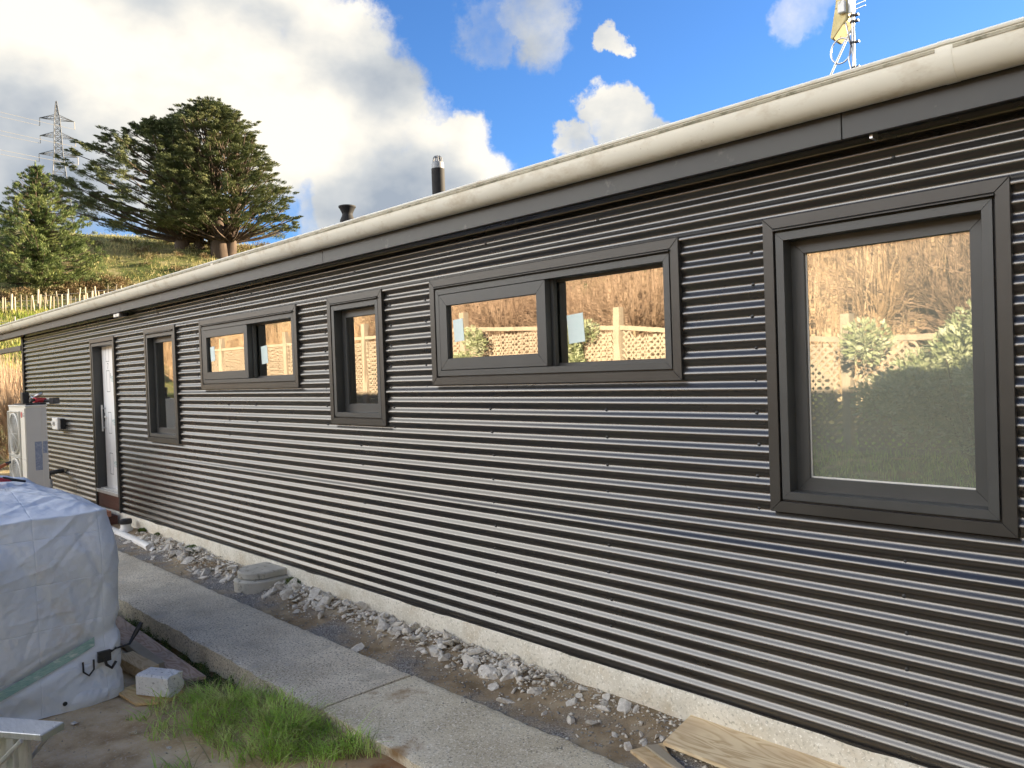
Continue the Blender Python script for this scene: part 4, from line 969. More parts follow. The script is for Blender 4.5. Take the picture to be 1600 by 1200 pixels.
# ------------------------------------------------------------------ grass
def blades(name, m, pts, hgt, wid, lean=.5, lab=None, cat=None):
    k = len(pts); a = rng.uniform(0, 2*PI, k); h = rng.uniform(.45, 1.1, k)*hgt*np.clip(.85+1.5*fbm(pts[:, 0]*7, pts[:, 1]*7, 3, 91), .3, 1.6); w_ = rng.uniform(.6, 1.2, k)*wid; ln_ = rng.uniform(.1, 1, k)*lean*h
    dx, dy = np.cos(a), np.sin(a); b_ = a+PI/2+rng.uniform(-.5, .5, k); ux, uy = np.cos(b_), np.sin(b_)
    def at(f, g, s): return np.stack([pts[:, 0]+dx*ln_*f+ux*w_*s, pts[:, 1]+dy*ln_*f+uy*w_*s, pts[:, 2]+h*g], -1)
    V = np.stack([at(0, 0, -.5), at(0, 0, .5), at(.35, .55, .42), at(.35, .55, -.42), at(.85, .88, .22), at(.85, .88, -.22), at(1.3, .93, 0), at(1.3, .93, 0)], 1)
    F = (np.array([(0, 1, 2, 3), (3, 2, 4, 5), (5, 4, 6, 7)])[None]+8*np.arange(k)[:, None, None]).reshape(-1, 4)
    o = stuff(link(name, mesh_np(name, V.reshape(-1, 3), F, m)))
    if lab: tag(o, lab, cat)
    return o
def region(n, f, xr_, yr_):
    x = rng.uniform(*xr_, n); y = rng.uniform(*yr_, n); k = f(x, y) > rng.random(n); x, y = x[k], y[k]
    return np.stack([x, y, terrain(x, y)-.004], -1)
def fgrass(x, y):
    # strip hugging the path edge, widening toward the camera
    inner = -1.215; outer = np.interp(x, [-5.1, -4.85, -4.4, -4.0, -3.7, -3.45, -3.2], [-1.45, -1.66, -1.72, -1.72, -1.62, -1.42, -1.28])
    outer = outer+.09*fbm(x*5, y*5, 3, 61)
    d = sstep(0, .06, y-outer)*(y < inner)*sstep(-5.15, -4.9, x)*(1-sstep(-3.35, -3.2, x))
    ring_ = .22*(y < outer)*(y > outer-.28)
    patch = sstep(.02, .25, fbm(x*3.1, y*3.1, 3, 71)+.18)
    return np.clip(d*(.45+.55*patch)+ring_*(fbm(x*6, y*6, 2, 3) > .1), 0, 1)
blades('grass', M['grass'], region(17000, fgrass, (-5.3, -3.1), (-2.1, -1.2)), .095, .006, 1.7, 'bright green grass growing along the near edge of the path', 'grass')
blades('grass', M['drygrass'], region(8000, fgrass, (-5.3, -3.1), (-2.1, -1.2)), .10, .0045, 2.2, 'dry straw coloured blades in the grass by the path', 'grass')
blades('grass', M['grass'], region(2600, lambda x, y: 1.0*(fbm(x*5, y*5, 2, 8) > -.1), (-7.6, -6.55), (-1.62, -1.24)), .15, .006, .8, 'green grass tuft between the tarpaulin and the path', 'grass')
blades('grass', M['grass'], region(60000, lambda x, y: sstep(-2.7, -3.5, y)*.9, (-16, 3), (-8.5, -2.6)), .13, .007, .7, 'lawn on the open ground behind the camera', 'grass')
# trench weeds
def leaves(name, m, C_, R_, n, size, flat=1.0, asp=2.2, up=.2, parent=None, lab=None, cat=None, kind=True, surf=.55):
    """leaf shaped quads spread through ellipsoids. C_:(k,3) R_:(k,3)"""
    C_ = np.atleast_2d(C_).astype(float); R_ = np.atleast_2d(R_).astype(float); k = len(C_); per_ = np.asarray(n)
    ids = np.repeat(np.arange(k), per_ if per_.ndim else int(per_)); t_ = len(ids)
    d = rng.normal(size=(t_, 3)); d /= np.linalg.norm(d, axis=1)[:, None]; r = rng.random(t_)**surf
    p = C_[ids]+d*r[:, None]*R_[ids]
    ax = d*np.array([1, 1, flat])+rng.normal(size=(t_, 3))*.45+np.array([0, 0, up]); ax /= np.linalg.norm(ax, axis=1)[:, None]
    q = rng.normal(size=(t_, 3)); sd_ = np.cross(ax, q); sd_ /= np.linalg.norm(sd_, axis=1)[:, None]
    s = size*rng.uniform(.55, 1.25, (t_, 1))
    V = np.stack([p-ax*s*.5, p+sd_*s*.5/asp, p+ax*s*.5, p-sd_*s*.5/asp], 1).reshape(-1, 3)
    F = np.arange(t_*4).reshape(-1, 4)
    if parent is not None: V = V-np.array(wloc(parent))
    o = link(name, mesh_np(name, V, F, m), parent)
    if kind: stuff(o)
    if lab: tag(o, lab, cat)
    return o
cs_ = np.stack([rng.uniform(-6.9, -4.75, 60), rng.uniform(-1.33, -1.19, 60), rng.uniform(-.39, -.30, 60)], -1)
leaves('trench_weeds', M['weed'], cs_, np.full((60, 3), .05), 130, .016, lab='small dark weeds growing in the trench below the path edge', cat='weeds')
for k, (x, y, r) in enumerate([(-8.35, -.10, .10), (-10.0, -.06, .06), (-6.25, -.06, .09), (-9.55, -.03, .06)]):
    leaves('weed_clump', M['weed'], [(x, y, tz(x, y)+r*.35)], [(r*1.2, r*.7, r*.5)], 1100, .018, up=.8, kind=False,
           lab=['round green weed clump at the foundation left of the gully block', 'tiny weed beside the black capped riser', 'mossy weed clump right of the gully block', 'thin weed sprig growing against the far foundation'][k], cat='weed')
cs_ = np.stack([rng.uniform(-8.5, -1.4, 46), rng.uniform(-.03, .0, 46), rng.uniform(-.19, -.155, 46)], -1)
leaves('moss', M['weed'], cs_, np.stack([rng.uniform(.03, .14, 46), np.full(46, .018), np.full(46, .018)], -1), 160, .009, lab='low moss along the foot of the foundation', cat='moss')

# ------------------------------------------------------------------ antenna
an = thing('roof_antenna', 'galvanised aerial mast with brace, cable loop and yellowed panel on the roof', 'antenna', (-2.07, 2.0, rz(2.0)))
ax_, ay_ = -2.07, 2.0
obj('mast', MB().tube([(ax_, ay_, rz(ay_)-.02), (ax_-.0, ay_, 5.3)], .0115, 12), M['metal'], an, True, angle=40)
obj('brace', MB().tube([(-2.33, 1.93, rz(1.93)), (ax_-.01, ay_, 3.93)], .008, 8), M['metal'], an, True, angle=40)
lp = [(ax_-.075+.07*math.cos(a), ay_-.02, 3.80+.085*math.sin(a)) for a in np.linspace(.2, 2*PI+.2, 24)]
obj('cable', MB().tube([(ax_-.045, ay_-.03, 4.02), (ax_-.02, ay_-.03, 3.90)]+lp+[(ax_-.02, ay_-.03, 3.72), (ax_, ay_-.03, 3.62)], .006, 6, False), M['metal'], an, True)
for z in (3.83, 3.97, 3.66, 4.01): obj('clamp', MB().lathe((ax_, ay_, z), [(.018, 0), (.018, .012), (.014, .012)], 12).box(ax_+.015, ax_+.04, ay_-.012, ay_+.012, z, z+.012), M['blackplastic'], an)
pb = MB(); ply = [(-.035, 3.90), (-.145, 3.86), (-.165, 3.90), (-.09, 4.45), (-.02, 4.55), (-.02, 4.05)]
ply = [(-2.205, 3.895), (-2.185, 3.885), (-2.09, 3.99), (-2.085, 4.50), (-2.13, 4.50), (-2.165, 4.10)]
obj('panel', MB().prism(ply, 'y', ay_-.05, ay_+.10), M['yellowed'], an, bevel=.006)
obj('panel_box', MB().box(-2.135, -2.088, ay_-.085, ay_-.052, 4.03, 4.11), M['whitepaint'], an, bevel=.004)
for z in (4.045, 4.075, 4.105, 4.135, 4.165): obj('element', MB().tube([(ax_-.01, ay_-.02, z-.004), (ax_+.095, ay_-.02, z+.004)], .004, 6), M['metal'], an)
obj('boom', MB().box(ax_-.03, ax_+.028, ay_-.03, ay_-.018, 4.03, 4.22), M['metal'], an)

# ------------------------------------------------------------------ far hill: trees, fences, pylon
def tubes_np(b, pts, r0, r1, n=5):
    k = len(pts); b.tube(pts, [r0+(r1-r0)*i/(k-1) for i in range(k)], n, False)
def spikes(centres, radii, dirs, n, size, wid):
    """needle sprays: thin triangles fanned along a pad, leaning the way of the branch"""
    k = len(centres); ids = np.repeat(np.arange(k), n); t_ = len(ids)
    d = rng.normal(size=(t_, 3)); d /= np.linalg.norm(d, axis=1)[:, None]; p = centres[ids]+d*(rng.random(t_)**.45)[:, None]*radii[ids]
    ax = dirs[ids]+rng.normal(size=(t_, 3))*np.array([.40, .40, .28])
    ax /= np.linalg.norm(ax, axis=1)[:, None]; q = rng.normal(size=(t_, 3)); sd_ = np.cross(ax, q); sd_ /= np.linalg.norm(sd_, axis=1)[:, None]
    s = size*rng.uniform(.5, 1.3, (t_, 1)); w2 = wid*rng.uniform(.6, 1.3, (t_, 1))
    V = np.stack([p-ax*s*.5, p+sd_*w2*.5+ax*s*.05, p+ax*s*.5, p-sd_*w2*.5+ax*s*.05], 1).reshape(-1, 3)
    return V, np.arange(t_*4).reshape(-1, 4)
def cypress(name, lab, bx, by, bz, H, env, npad, seed, trunks, lean=(0, 0)):
    """env(d horizontal dir (n,2), z fraction)-> max radius"""
    r = np.random.default_rng(seed)
    t = thing(name, lab, 'tree', (bx, by, bz))
    cs = []; rd = []; dr_ = []; bb = MB()
    for (dx, dy, rad, lnx, lny, h) in trunks:
        tubes_np(bb, [(bx+dx, by+dy, bz-.5), (bx+dx+lnx*.12, by+dy+lny*.12, bz+h*.14), (bx+dx+lnx*.4, by+dy+lny*.4, bz+h*.45), (bx+dx+lnx*.75, by+dy+lny*.75, bz+h*.75), (bx+dx+lnx, by+dy+lny, bz+h)], rad*1.35, rad*.10, 9)
    for i in range(npad):
        a = r.uniform(0, 2*PI); zf = r.uniform(.15, 1)**.92
        R_ = env(math.cos(a), math.sin(a), zf); rr_ = R_*r.uniform(.25, 1)**.55
        tr = trunks[r.integers(len(trunks))]; root = np.array([bx+tr[0]+tr[3]*zf*.6, by+tr[1]+tr[4]*zf*.6, bz+H*max(.08, zf-.10-.22*rr_/max(R_, .1))])
        p = np.array([bx+lean[0]*zf+rr_*math.cos(a), by+lean[1]*zf+rr_*math.sin(a), bz+H*zf])
        out_ = np.array([math.cos(a), math.sin(a), .35]); out_ /= np.linalg.norm(out_)
        sz = r.uniform(.5, 1.05)*(.75+.45*(1-zf))
        # a pad is several small sprays strung along the branch tip
        for q in range(4):
            f = q/3; c = p-out_*sz*1.5*(1-f)+r.normal(size=3)*np.array([.35, .35, .12])*sz
            cs.append(c); s2 = sz*(.75-.35*f); rd.append([s2, s2, s2*.36]); dr_.append(out_+np.array([0, 0, .15*f]))
        if r.random() < .35:
            mid = root*.5+p*.5+np.array([0, 0, -.3]); tubes_np(bb, [tuple(root), tuple(mid), tuple(p)], .11, .03, 4)
    obj('trunk', bb, M['bark'], t, True)
    V, F = spikes(np.array(cs), np.array(rd), np.array(dr_), 58, .34, .055)
    V = V-np.array([bx, by, bz]); stuff(link('foliage', mesh_np('foliage', V, F, M['cyp']), t))
    return t
# view-left direction on the hill (perpendicular to the line of sight) ~ (-.36,-.93)
VL = np.array([-.36, -.93]); VR = -VL
def env1(c, s, zf):   # wind-swept, long to the left, layered
    l = c*VL[0]+s*VL[1]
    base = np.interp(zf, [0, .12, .3, .55, .8, 1], [1.2, 4.6, 7.4, 8.4, 5.8, 1.2])
    return base*(1+.55*max(l, 0)*np.interp(zf, [0, .4, .8, 1], [.5, 1.0, .6, .2])-.35*max(-l, 0))
def env2(c, s, zf):
    l = c*VR[0]+s*VR[1]
    base = np.interp(zf, [0, .1, .22, .5, .8, .94, 1], [2.5, 5.6, 6.4, 6.3, 4.9, 3.2, 1.0])
    return base*(1+.32*max(l, 0)*np.interp(zf, [0, .3, .6, 1], [1.2, .9, .2, .0]))
cypress('cypress_tree', 'dark windswept spreading cypress on the hill, left of the pair', -76.6, 27.0, 14.6, 12.6, env1, 560, 11, [(0, 0, .62, -.5, -1.2, 10.5), (.5, 1.3, .45, .4, .5, 9), (.2, 2.6, .28, .2, .5, 9)], lean=(-.6, -1.6))
cypress('cypress_tree', 'broad dark cypress with short thick trunk on the hill, right of the pair', -73.6, 29.4, 14.1, 14.8, env2, 780, 12, [(0, 0, .75, -.6, -.8, 12.5), (.25, .7, .55, .6, 2.0, 10)], lean=(-.2, -.6))
# young pine
def pine(bx, by, bz, H, R0, seed):
    r = np.random.default_rng(seed); t = thing('pine_tree', 'bushy light green young pine on the slope at the left edge', 'tree', (bx, by, bz))
    bb = MB(); tubes_np(bb, [(bx, by, bz-.4), (bx, by, bz+H*.5), (bx, by, bz+H*.97)], .26, .03, 7)
    cs = []; rd = []; dr_ = []
    z = .03
    while z < .97:
        nb = int(r.integers(8, 13)); ph = r.uniform(0, 6.28)
        for k in range(nb):
            a = ph+2*PI*k/nb+r.normal()*.2; Lb = R0*np.interp(z, [0, .12, .35, .6, .85, 1], [.80, 1.0, .88, .60, .24, .04])*r.uniform(.72, 1.12)
            d = np.array([math.cos(a), math.sin(a)]); p0 = np.array([bx, by, bz+H*z])
            tip = p0+np.array([d[0]*Lb, d[1]*Lb, Lb*.22+.15]); mid = p0+np.array([d[0]*Lb*.55, d[1]*Lb*.55, Lb*.02])
            tubes_np(bb, [tuple(p0), tuple(mid), tuple(tip)], .05, .012, 4)
            m_ = max(2, int(Lb*2.6))
            for q in range(m_):
                f = .22+.78*(q+r.random()*.5)/m_; f = min(f, 1)
                c = (p0*(1-f)+mid*f) if f < .55 else mid+(tip-mid)*((f-.55)/.45)
                c = c+r.normal(size=3)*np.array([.22, .22, .08]); cs.append(c); s2 = .34*(1-.25*f)*np.interp(z, [0, 1], [1.15, .6]); rd.append([s2, s2, s2*.6]); dr_.append(np.array([d[0]*.7, d[1]*.7, .75]))
        z += .038
    cs.append(np.array([bx, by, bz+H*.98])); rd.append([.1, .1, .35]); dr_.append(np.array([0, 0, 1.]))
    obj('trunk', bb, M['bark'], t, True)
    V, F = spikes(np.array(cs), np.array(rd), np.array(dr_), 46, .26, .05)
    stuff(link('foliage', mesh_np('foliage', V-np.array([bx, by, bz]), F, M['pine']), t))
pine(-70.6, 13.1, 9.6, 10.2, 4.7, 5)
def hillz(x, y): return float(terrain(x, y))
# low scrub on the hill
cl = []; rr2 = []
for i in range(150):
    x = -58-rng.random()*30; y = 4+rng.random()*34; s = -x*.93+y*.3
    if s < 68 or s > 84: continue
    cl.append((x, y, hillz(x, y)+.2)); rr2.append((rng.uniform(.5, 1.4), rng.uniform(.5, 1.4), rng.uniform(.25, .55)))
leaves('hill_scrub', M['bracken'], cl, rr2, 240, .16, lab='brown bracken and scrub scattered over the upper hillside', cat='scrub')
cl = []; rr2 = []
for i in range(60):
    a = rng.random(); x, y = -68.5+rng.normal()*.5-a*1.2, 8+a*11; cl.append((x, y, hillz(x, y)+.3)); rr2.append((.8, .9, .45))
leaves('hill_scrub', M['bracken'], cl, rr2, 260, .16, lab='rusty brown bracken bank below the young pine', cat='scrub')
cl = []; rr2 = []
for i in range(26):
    a = rng.random(); x, y = -66.5-a*4, 19+a*14+rng.normal(); cl.append((x, y, hillz(x, y)+.35)); rr2.append((1.1, 1.2, .6))
leaves('hill_scrub', M['darkshrub'], cl, rr2, 260, .16, lab='dark green low bushes behind the batten fence', cat='scrub')
def gh(n):
    x = rng.uniform(-90, -40, n); y = rng.uniform(0, 42, n); k = rng.random(n) < .6+fbm(x*.4, y*.4, 3, 3); x, y = x[k], y[k]; return np.stack([x, y, terrain(x, y)-.02], -1)
blades('hill_grass', M['drygrass'], gh(60000), .38, .05, .9, 'tussocky green and straw grass on the hillside', 'grass')
def gh2(n):
    x = rng.uniform(-66, -50, n); y = rng.uniform(2, 26, n); return np.stack([x, y, terrain(x, y)-.02], -1)
M['brightgrass'] = leafmat('bright_pasture', [(.16, .24, .03), (.26, .33, .05), (.38, .36, .12)], scale=.3, trans=.35)
blades('hill_grass', M['brightgrass'], gh2(30000), .30, .05, .8, 'bright green pasture below the batten fence', 'grass')
def fence(lab, p0, p1, n, h, wdt, jit, rows_=(.35, .7), seed=1):
    r = random.Random(seed); t = thing('batten_fence', lab, 'fence', (p0[0], p0[1], hillz(*p0)))
    for i in range(n):
        f = i/(n-1)+r.uniform(-.25, .25)/n; x = p0[0]+(p1[0]-p0[0])*f; y = p0[1]+(p1[1]-p0[1])*f; z = hillz(x, y); hh = h*r.uniform(.9, 1.1)
        big = i % 6 == 0; w_ = wdt*(1.5 if big else 1); Mx = Matrix.Translation((x, y, z)) @ Matrix.Rotation(r.gauss(0, jit), 4, 'X') @ Matrix.Rotation(r.uniform(0, 3), 4, 'Z')
        obj('batten', MB().box(-w_/2, w_/2, -w_/2, w_/2, -.3, hh*(1.12 if big else 1), Mx), M['batten'], t)
    wb = MB()
    for q in rows_:
        wb.tube([(p0[0]+(p1[0]-p0[0])*f, p0[1]+(p1[1]-p0[1])*f, hillz(p0[0]+(p1[0]-p0[0])*f, p0[1]+(p1[1]-p0[1])*f)+h*q) for f in np.linspace(0, 1, 12)], .012, 4)
    obj('fence_wire', wb, M['metal'], t)
fence('row of pale upright battens across the hillside behind the gutter', (-64.6, 8.0), (-65.0, 21.5), 46, 1.12, .075, .04, seed=2)
fence('sparser second row of pale battens just above the first', (-66.6, 12.0), (-66.8, 23.5), 18, 1.2, .065, .07, seed=3)
fence('short run of pale battens lowest on the hillside', (-57.8, 7.6), (-57.0, 12.5), 6, 1.1, .075, .03, seed=4)

# pylon
py = thing('pylon', 'lattice steel power pylon on the skyline behind the pine', 'pylon', (-247.4, 60.3, 40))
bx, by = -247.4, 60.3; top = 83.6; dL = np.array([-.238, -.971]); dF = np.array([-.971, .238])
def P3(l, f, z): return (bx+dL[0]*l+dF[0]*f, by+dL[1]*l+dF[1]*f, z)
def hw(z): return float(np.interp(z, [40, 60, 68.5, 73.5, 78.5, 83.6], [3.8, 1.9, 1.1, .95, .72, .12]))
tb = MB(); zl = [40, 46, 51.5, 56, 60, 63, 65.8, 68.5, 70.2, 71.9, 73.5, 75.2, 76.9, 78.5, 80, 81.3, 82.5, 83.6]
for sx in (-1, 1):
    for sy in (-1, 1): tb.tube([P3(sx*hw(z), sy*hw(z), z) for z in zl], .13, 4)
for i in range(len(zl)-1):
    a, c = zl[i], zl[i+1]; ha, hc = hw(a), hw(c)
    for s1 in (-1, 1):
        tb.tube([P3(-ha, s1*ha, a), P3(hc, s1*hc, c)], .07, 4).tube([P3(ha, s1*ha, a), P3(-hc, s1*hc, c)], .07, 4)
        tb.tube([P3(s1*ha, -ha, a), P3(s1*hc, hc, c)], .07, 4)
        tb.tube([P3(-hc, s1*hc, c), P3(hc, s1*hc, c)], .07, 4)
obj('tower', tb, M['pylon'], py)
WPT = []
for z, al_ in ((78.3, 4.3), (73.3, 4.35), (68.1, 4.8)):
    ab = MB()
    for s1 in (-1, 1):
        h_ = hw(z)
        for f in (-1, 1):
            ab.tube([P3(s1*h_, f*h_, z), P3(s1*al_, 0, z)], .09, 4).tube([P3(s1*h_, f*h_, z+1.15), P3(s1*al_, 0, z)], .09, 4)
        for q in (.3, .55, .8):
            ab.tube([P3(s1*(h_+(al_-h_)*q), 0, z), P3(s1*(h_+(al_-h_)*(q-.18)), 0, z+1.15*(1-q+.18))], .06, 4)
    obj('cross_arm', ab, M['pylon'], py)
    for s1 in (-1, 1):
        obj('insulator', MB().tube([P3(s1*al_, 0, z), P3(s1*al_, 0, z-2.2)], .11, 5), M['stone'], py)
        WPT.append((s1*al_, z-2.2))
M['wire'] = mat('bright_conductor', [(.24, .24, .24), (.28, .28, .28)], scale=1, rough=.5, metal=.2)
wl_ = thing('power_lines', 'pale power lines running left from the pylon', 'power lines', (-247.4, 60.3, 66))
for l, z in WPT:
    a = Vector(P3(l, 0, z)); e_ = Vector((a.x+60, a.y-230, z+16)); pts = []
    for f in np.linspace(0, 1, 24): q = a.lerp(e_, f); q.z -= 22*f*(1-f); pts.append(q)
    obj('conductor', MB().tube(pts, .055, 4), M['wire'], wl_)

# ------------------------------------------------------------------ thicket beyond the house's far corner
def willow_mesh(seed, H, nst, nsh, spread, m0, m1, up=1.0, shoot=.006, curved=.5):
    r = random.Random(seed); b0 = MB(); b1 = MB()
    tips = []
    for i in range(nst):
        a = 2*PI*i/nst+r.uniform(-.4, .4); d = Vector((math.cos(a), math.sin(a), 0)); sp = r.uniform(.3, 1)*spread; h = H*r.uniform(.35, .6)
        pts = [d*.12, d*(.12+sp*.3)+Vector((0, 0, h*.4)), d*(.12+sp*.75)+Vector((0, 0, h*.75)), d*(.12+sp)+Vector((0, 0, h))]
        b0.tube(pts, [.055*H/4, .045*H/4, .032*H/4, .018*H/4], 6, False); tips.append((pts, d))
    for i in range(nsh):
        pts, d = r.choice(tips); k = r.choice([1, 2, 2, 3, 3]); q = Vector(pts[k]).lerp(Vector(pts[max(k-1, 0)]), r.random()*.8)
        a = r.uniform(0, 2*PI); dd_ = (d*r.uniform(0, .8)+Vector((math.cos(a), math.sin(a), 0))*r.uniform(.2, .9)); L_ = H*r.uniform(.28, .62)
        k2_ = r.uniform(.5, 1.9); p1 = q+dd_*L_*.30*curved*k2_+Vector((r.uniform(-.05, .05), r.uniform(-.05, .05), L_*.20)); p2 = p1+dd_*L_*.20*curved*k2_+Vector((r.uniform(-.1, .1), r.uniform(-.1, .1), L_*.32*up)); p3 = p2+dd_*L_*r.uniform(-.06, .14)+Vector((r.uniform(-.1, .1), r.uniform(-.1, .1), L_*.38*up))
        b1.tube([q, p1, p2, p3], [shoot*2.2, shoot*1.5, shoot, shoot*.5], 3, False)
    def tome(b, m, nm):
        me = bpy.data.meshes.new(nm); me.from_pydata(b.v, [], b.f); me.materials.append(m); return me
    return tome(b0, m0, 'stem'), tome(b1, m1, 'shoots')
WV = [willow_mesh(s, 4.6, 7, 1300, 1.9, M['palebark'], M['twig'], shoot=.0055) for s in (1, 2)] + [willow_mesh(3, 4.8, 9, 2000, 2.2, M['palebark'], M['twigpink'], shoot=.0045, curved=1.2)]
def willow(x, y, v_, s, lab, grp, rz_=0, name='bare_willow'):
    t = thing(name, lab, 'tree', (x, y, tz(x, y)-.05), grp); s = s*(.84 if y < -8 else 1); t.scale = (s, s, s); t.rotation_euler.z = rz_
    link('trunk', WV[v_][0], t); stuff(link('shoots', WV[v_][1], t)); return t
for i, (x, y, v_, s) in enumerate([(-19.0, 1.3, 0, .50), (-20.0, 2.4, 1, .52), (-20.6, 4.6, 0, .5), (-21.6, 1.0, 1, .58), (-22.8, 3.4, 0, .55), (-24, 1.9, 1, .62), (-24, -.4, 0, .55), (-26, 4.0, 0, .62), (-27, 1.2, 1, .65)]):
    willow(x, y, v_, s, 'bare golden brown bush in the thicket beyond the far end of the house', 'bare bushes beyond the house end', i*1.3, 'bare_bush')
cl = np.array([(x, y, tz(x, y)+.5) for x, y in [(-20+rng.normal()*2.5-abs(rng.normal())*3, 3+rng.normal()*3) for _ in range(46)]])
leaves('thicket_leaves', M['drygrass'], cl, np.full((46, 3), .8), 260, .05, lab='tangled straw coloured leaves through the thicket beyond the house', cat='thicket')
# low timber edging by the thicket
plank('timber_sleeper', 'long dark timber sleeper on the ground beyond the heat pump', 'timber', M['redtimber'], -17.6, -.3, -.25, 1.8, .2, .14, .1)

# ------------------------------------------------------------------ yard behind the camera (seen in the window glass)
FY = -7.0
lat = thing('lattice_fence', 'pale timber lattice fence with posts across the far side of the lawn', 'fence', (-8, FY, .4))
postx = [11.15-3.85*k for k in range(11)]
def ftop(x): return float(np.interp(x, [-30, -12, -8, -4.5, 0], [2.75, 2.6, 2.38, 1.98, 1.9]))
for px in postx:
    o = obj('post', MB().box(px-.065, px+.065, FY-.07, FY+.06, .1, ftop(px)+.34), M['fencewood'], lat, bevel=.004)
for a, c in zip(postx[1:], postx[:-1]):
    a += .066; c -= .066; lb = MB(); sp_ = .105; w_ = .034; zb = .52
    for sgn in (1, -1):
        k = -3.0
        while k < (c-a)+3.0:
            # strip from (x=a+k, zb) rising at 45 degrees
            xa_ = a+k; xs_l = []
            zt0, zt1 = zb, 3.2
            def clipline(x_start):
                pts = []
                for s_ in np.linspace(0, 2.6, 27):
                    x = x_start+s_*sgn if sgn == 1 else x_start-s_; z = zb+s_
                    if a <= x <= c and z <= ftop(x)-.04: pts.append((x, z))
                return pts
            q = clipline(xa_)
            if len(q) > 1:
                (xA, zA), (xB, zB) = q[0], q[-1]; nrm = (-w_*.5*sgn*.707*1, w_*.5*.707)
                y_ = FY+(.004 if sgn == 1 else -.008)
                px4 = [(xA-w_*.35*sgn, zA+w_*.35), (xA+w_*.35*sgn, zA-w_*.35), (xB+w_*.35*sgn, zB-w_*.35), (xB-w_*.35*sgn, zB+w_*.35)]
                lb.prism(px4, 'y', y_-.005, y_+.005)
            k += sp_
    stuff(obj('lattice_panel', lb, M['fencewood'], lat))
    n = 8; xs_ = np.linspace(a, c, n)
    cb = MB()
    for i in range(n-1):
        cb.add([(xs_[i], FY-.03, ftop(xs_[i])-.045), (xs_[i], FY+.03, ftop(xs_[i])-.045), (xs_[i], FY+.03, ftop(xs_[i])+.03), (xs_[i], FY-.03, ftop(xs_[i])+.03),
                (xs_[i+1], FY-.03, ftop(xs_[i+1])-.045), (xs_[i+1], FY+.03, ftop(xs_[i+1])-.045), (xs_[i+1], FY+.03, ftop(xs_[i+1])+.03), (xs_[i+1], FY-.03, ftop(xs_[i+1])+.03)],
               [(0, 4, 5, 1), (1, 5, 6, 2), (2, 6, 7, 3), (3, 7, 4, 0)])
    obj('cap_rail', cb, M['fencewood'], lat); obj('bottom_rail', MB().box(a, c, FY-.025, FY+.025, .44, .52), M['fencewood'], lat)
def shrub(lab, x, y, blobs, n, size, m, name='garden_shrub'):
    t = thing(name, lab, 'shrub', (x, y, tz(x, y)))
    b = MB()
    for k in range(7):
        a = 2*PI*k/7; b.tube([(x, y, tz(x, y)-.05), (x+.3*math.cos(a), y+.3*math.sin(a), tz(x, y)+.6), (x+.8*math.cos(a), y+.6*math.sin(a), tz(x, y)+1.3)], [.04, .03, .012], 6, False)
    obj('stem', b, M['bark'], t, True)
    leaves('foliage', m, [(x+q[0], y+q[1], q[2]) for q in blobs], [q[3:6] for q in blobs], n, size, asp=2.6, up=.5, parent=t, surf=.4)
bl = []
for i in range(34):
    a = random.uniform(0, 6.28); r = random.uniform(0, 1.35); bl.append((r*math.cos(a), .6*r*math.sin(a), 1.1+random.uniform(-.35, 1.1)*(1-.2*r), .34, .30, .30))
shrub('large pale leaved rounded shrub in front of the lattice fence', -2.45, -6.15, bl, 800, .085, M['shrub'])
shrub('small leafy shrub poking above the lattice fence', -8.9, -6.7, [(random.gauss(0, .25), random.gauss(0, .15), 1.7+random.uniform(-.6, .75), .22, .2, .22) for _ in range(9)], 500, .07, M['shrub'])
shrub('leafy green shrub by the lattice fence further along the lawn', -11.2, -6.6, [(random.gauss(0, .3), random.gauss(0, .15), 1.6+random.uniform(-.6, .9), .24, .2, .24) for _ in range(9)], 500, .07, M['shrub'])
k = 0
GWL = 'bare willow with upright golden shoots beyond the lattice fence'; GWP = 'dense bare brown willow beyond the lattice fence'
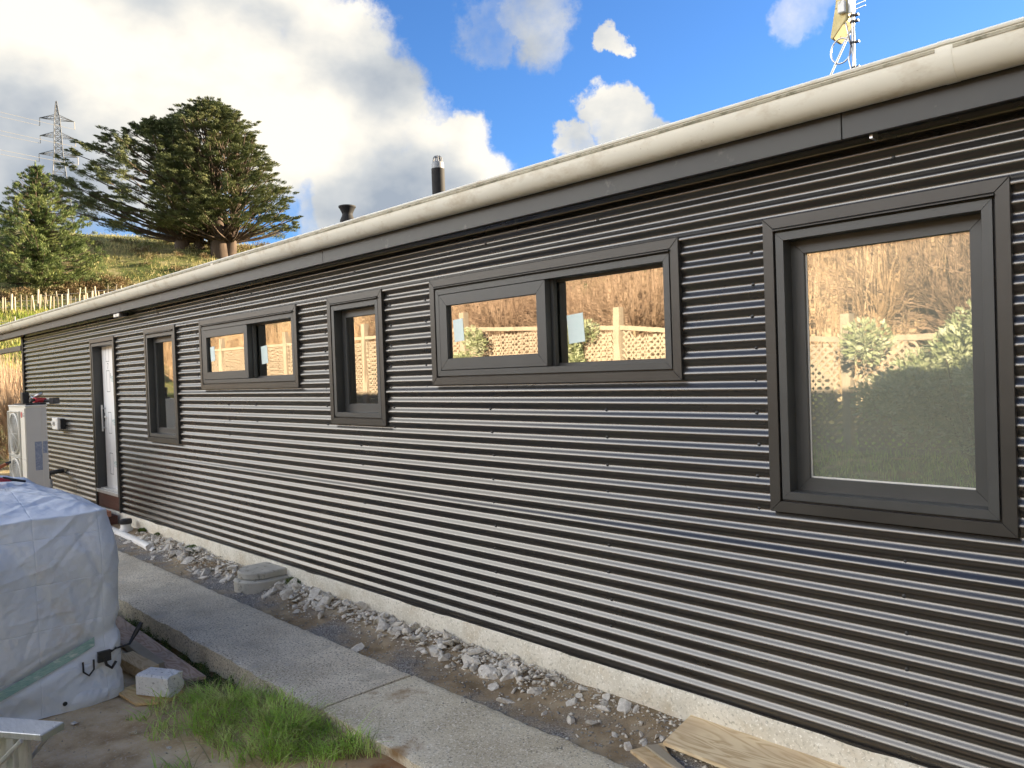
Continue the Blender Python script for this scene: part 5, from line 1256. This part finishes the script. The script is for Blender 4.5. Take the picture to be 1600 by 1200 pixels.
for i, (x, y, v_, s) in enumerate([(-6.4, -12.5, 0, 1.05), (-9.6, -15, 1, 1.2), (-5.6, -19, 2, 1.5), (-12.5, -13.5, 2, 1.0), (-13.5, -17, 2, 1.25), (-16, -13, 2, 1.0), (-17.5, -16.5, 2, 1.2), (-20, -13.5, 1, 1.0),
                                   (-22.5, -15.5, 2, 1.2), (-25, -12.5, 0, 1.0), (-28.5, -14.5, 1, 1.1), (-31.5, -12, 0, 1.1), (-35, -14, 1, 1.2), (-39, -12, 0, 1.3), (-44, -14, 1, 1.3), (-50, -12, 0, 1.4),
                                   (-3.0, -13.5, 2, 1.25), (-1.0, -16.5, 2, 1.5), (1.5, -13, 1, 1.2), (-8.0, -20, 2, 1.6), (-23, -9.5, 1, .8), (-29, -8.8, 0, .85), (-36, -8.2, 1, .9), (-42, -7, 0, .9)]):
    willow(x, y, v_, s, GWP if v_ == 2 else GWL, 'brown willows beyond the lattice fence' if v_ == 2 else 'golden willows beyond the lattice fence', i*.9)
# dark wood on the slope behind
cl = []; rr2 = []
for i in range(330):
    x = rng.uniform(-110, 60); y = -34-rng.random()*75; cl.append((x, y, hillz(x, y)+2.2)); rr2.append((3.2, 3.2, 3.4))
leaves('wooded_hillside', M['darkshrub'], cl, rr2, 150, 1.1, lab='dark wooded hillside behind the willows', cat='woodland')
# things lying on the lawn
t = thing('timber_pallet', 'flat pale box lid lying on the lawn', 'box', (-3.8, -5.0, tz(-3.8, -5)))
obj('lid', MB().box(-4.1, -3.55, -5.2, -4.85, tz(-3.8, -5)-.02, tz(-3.8, -5)+.12), M['whitepaint'], t, bevel=.01)
for (x, y, s, lab) in [(-2.1, -3.9, .32, 'large smooth pale boulder on the lawn edge'), (-1.75, -3.6, .26, 'pale rock beside the boulder on the lawn')]:
    chunk(x, y, s, rock(int(s*100), M['rubble'], .5, 26), lab, 'stone', tilt=.1)
plank('fallen_post', 'pale round edged post lying in the lawn grass', 'post', M['fencewood'], -3.1, -4.1, tz(-3.1, -4.1), 1.1, .09, .07, .12)
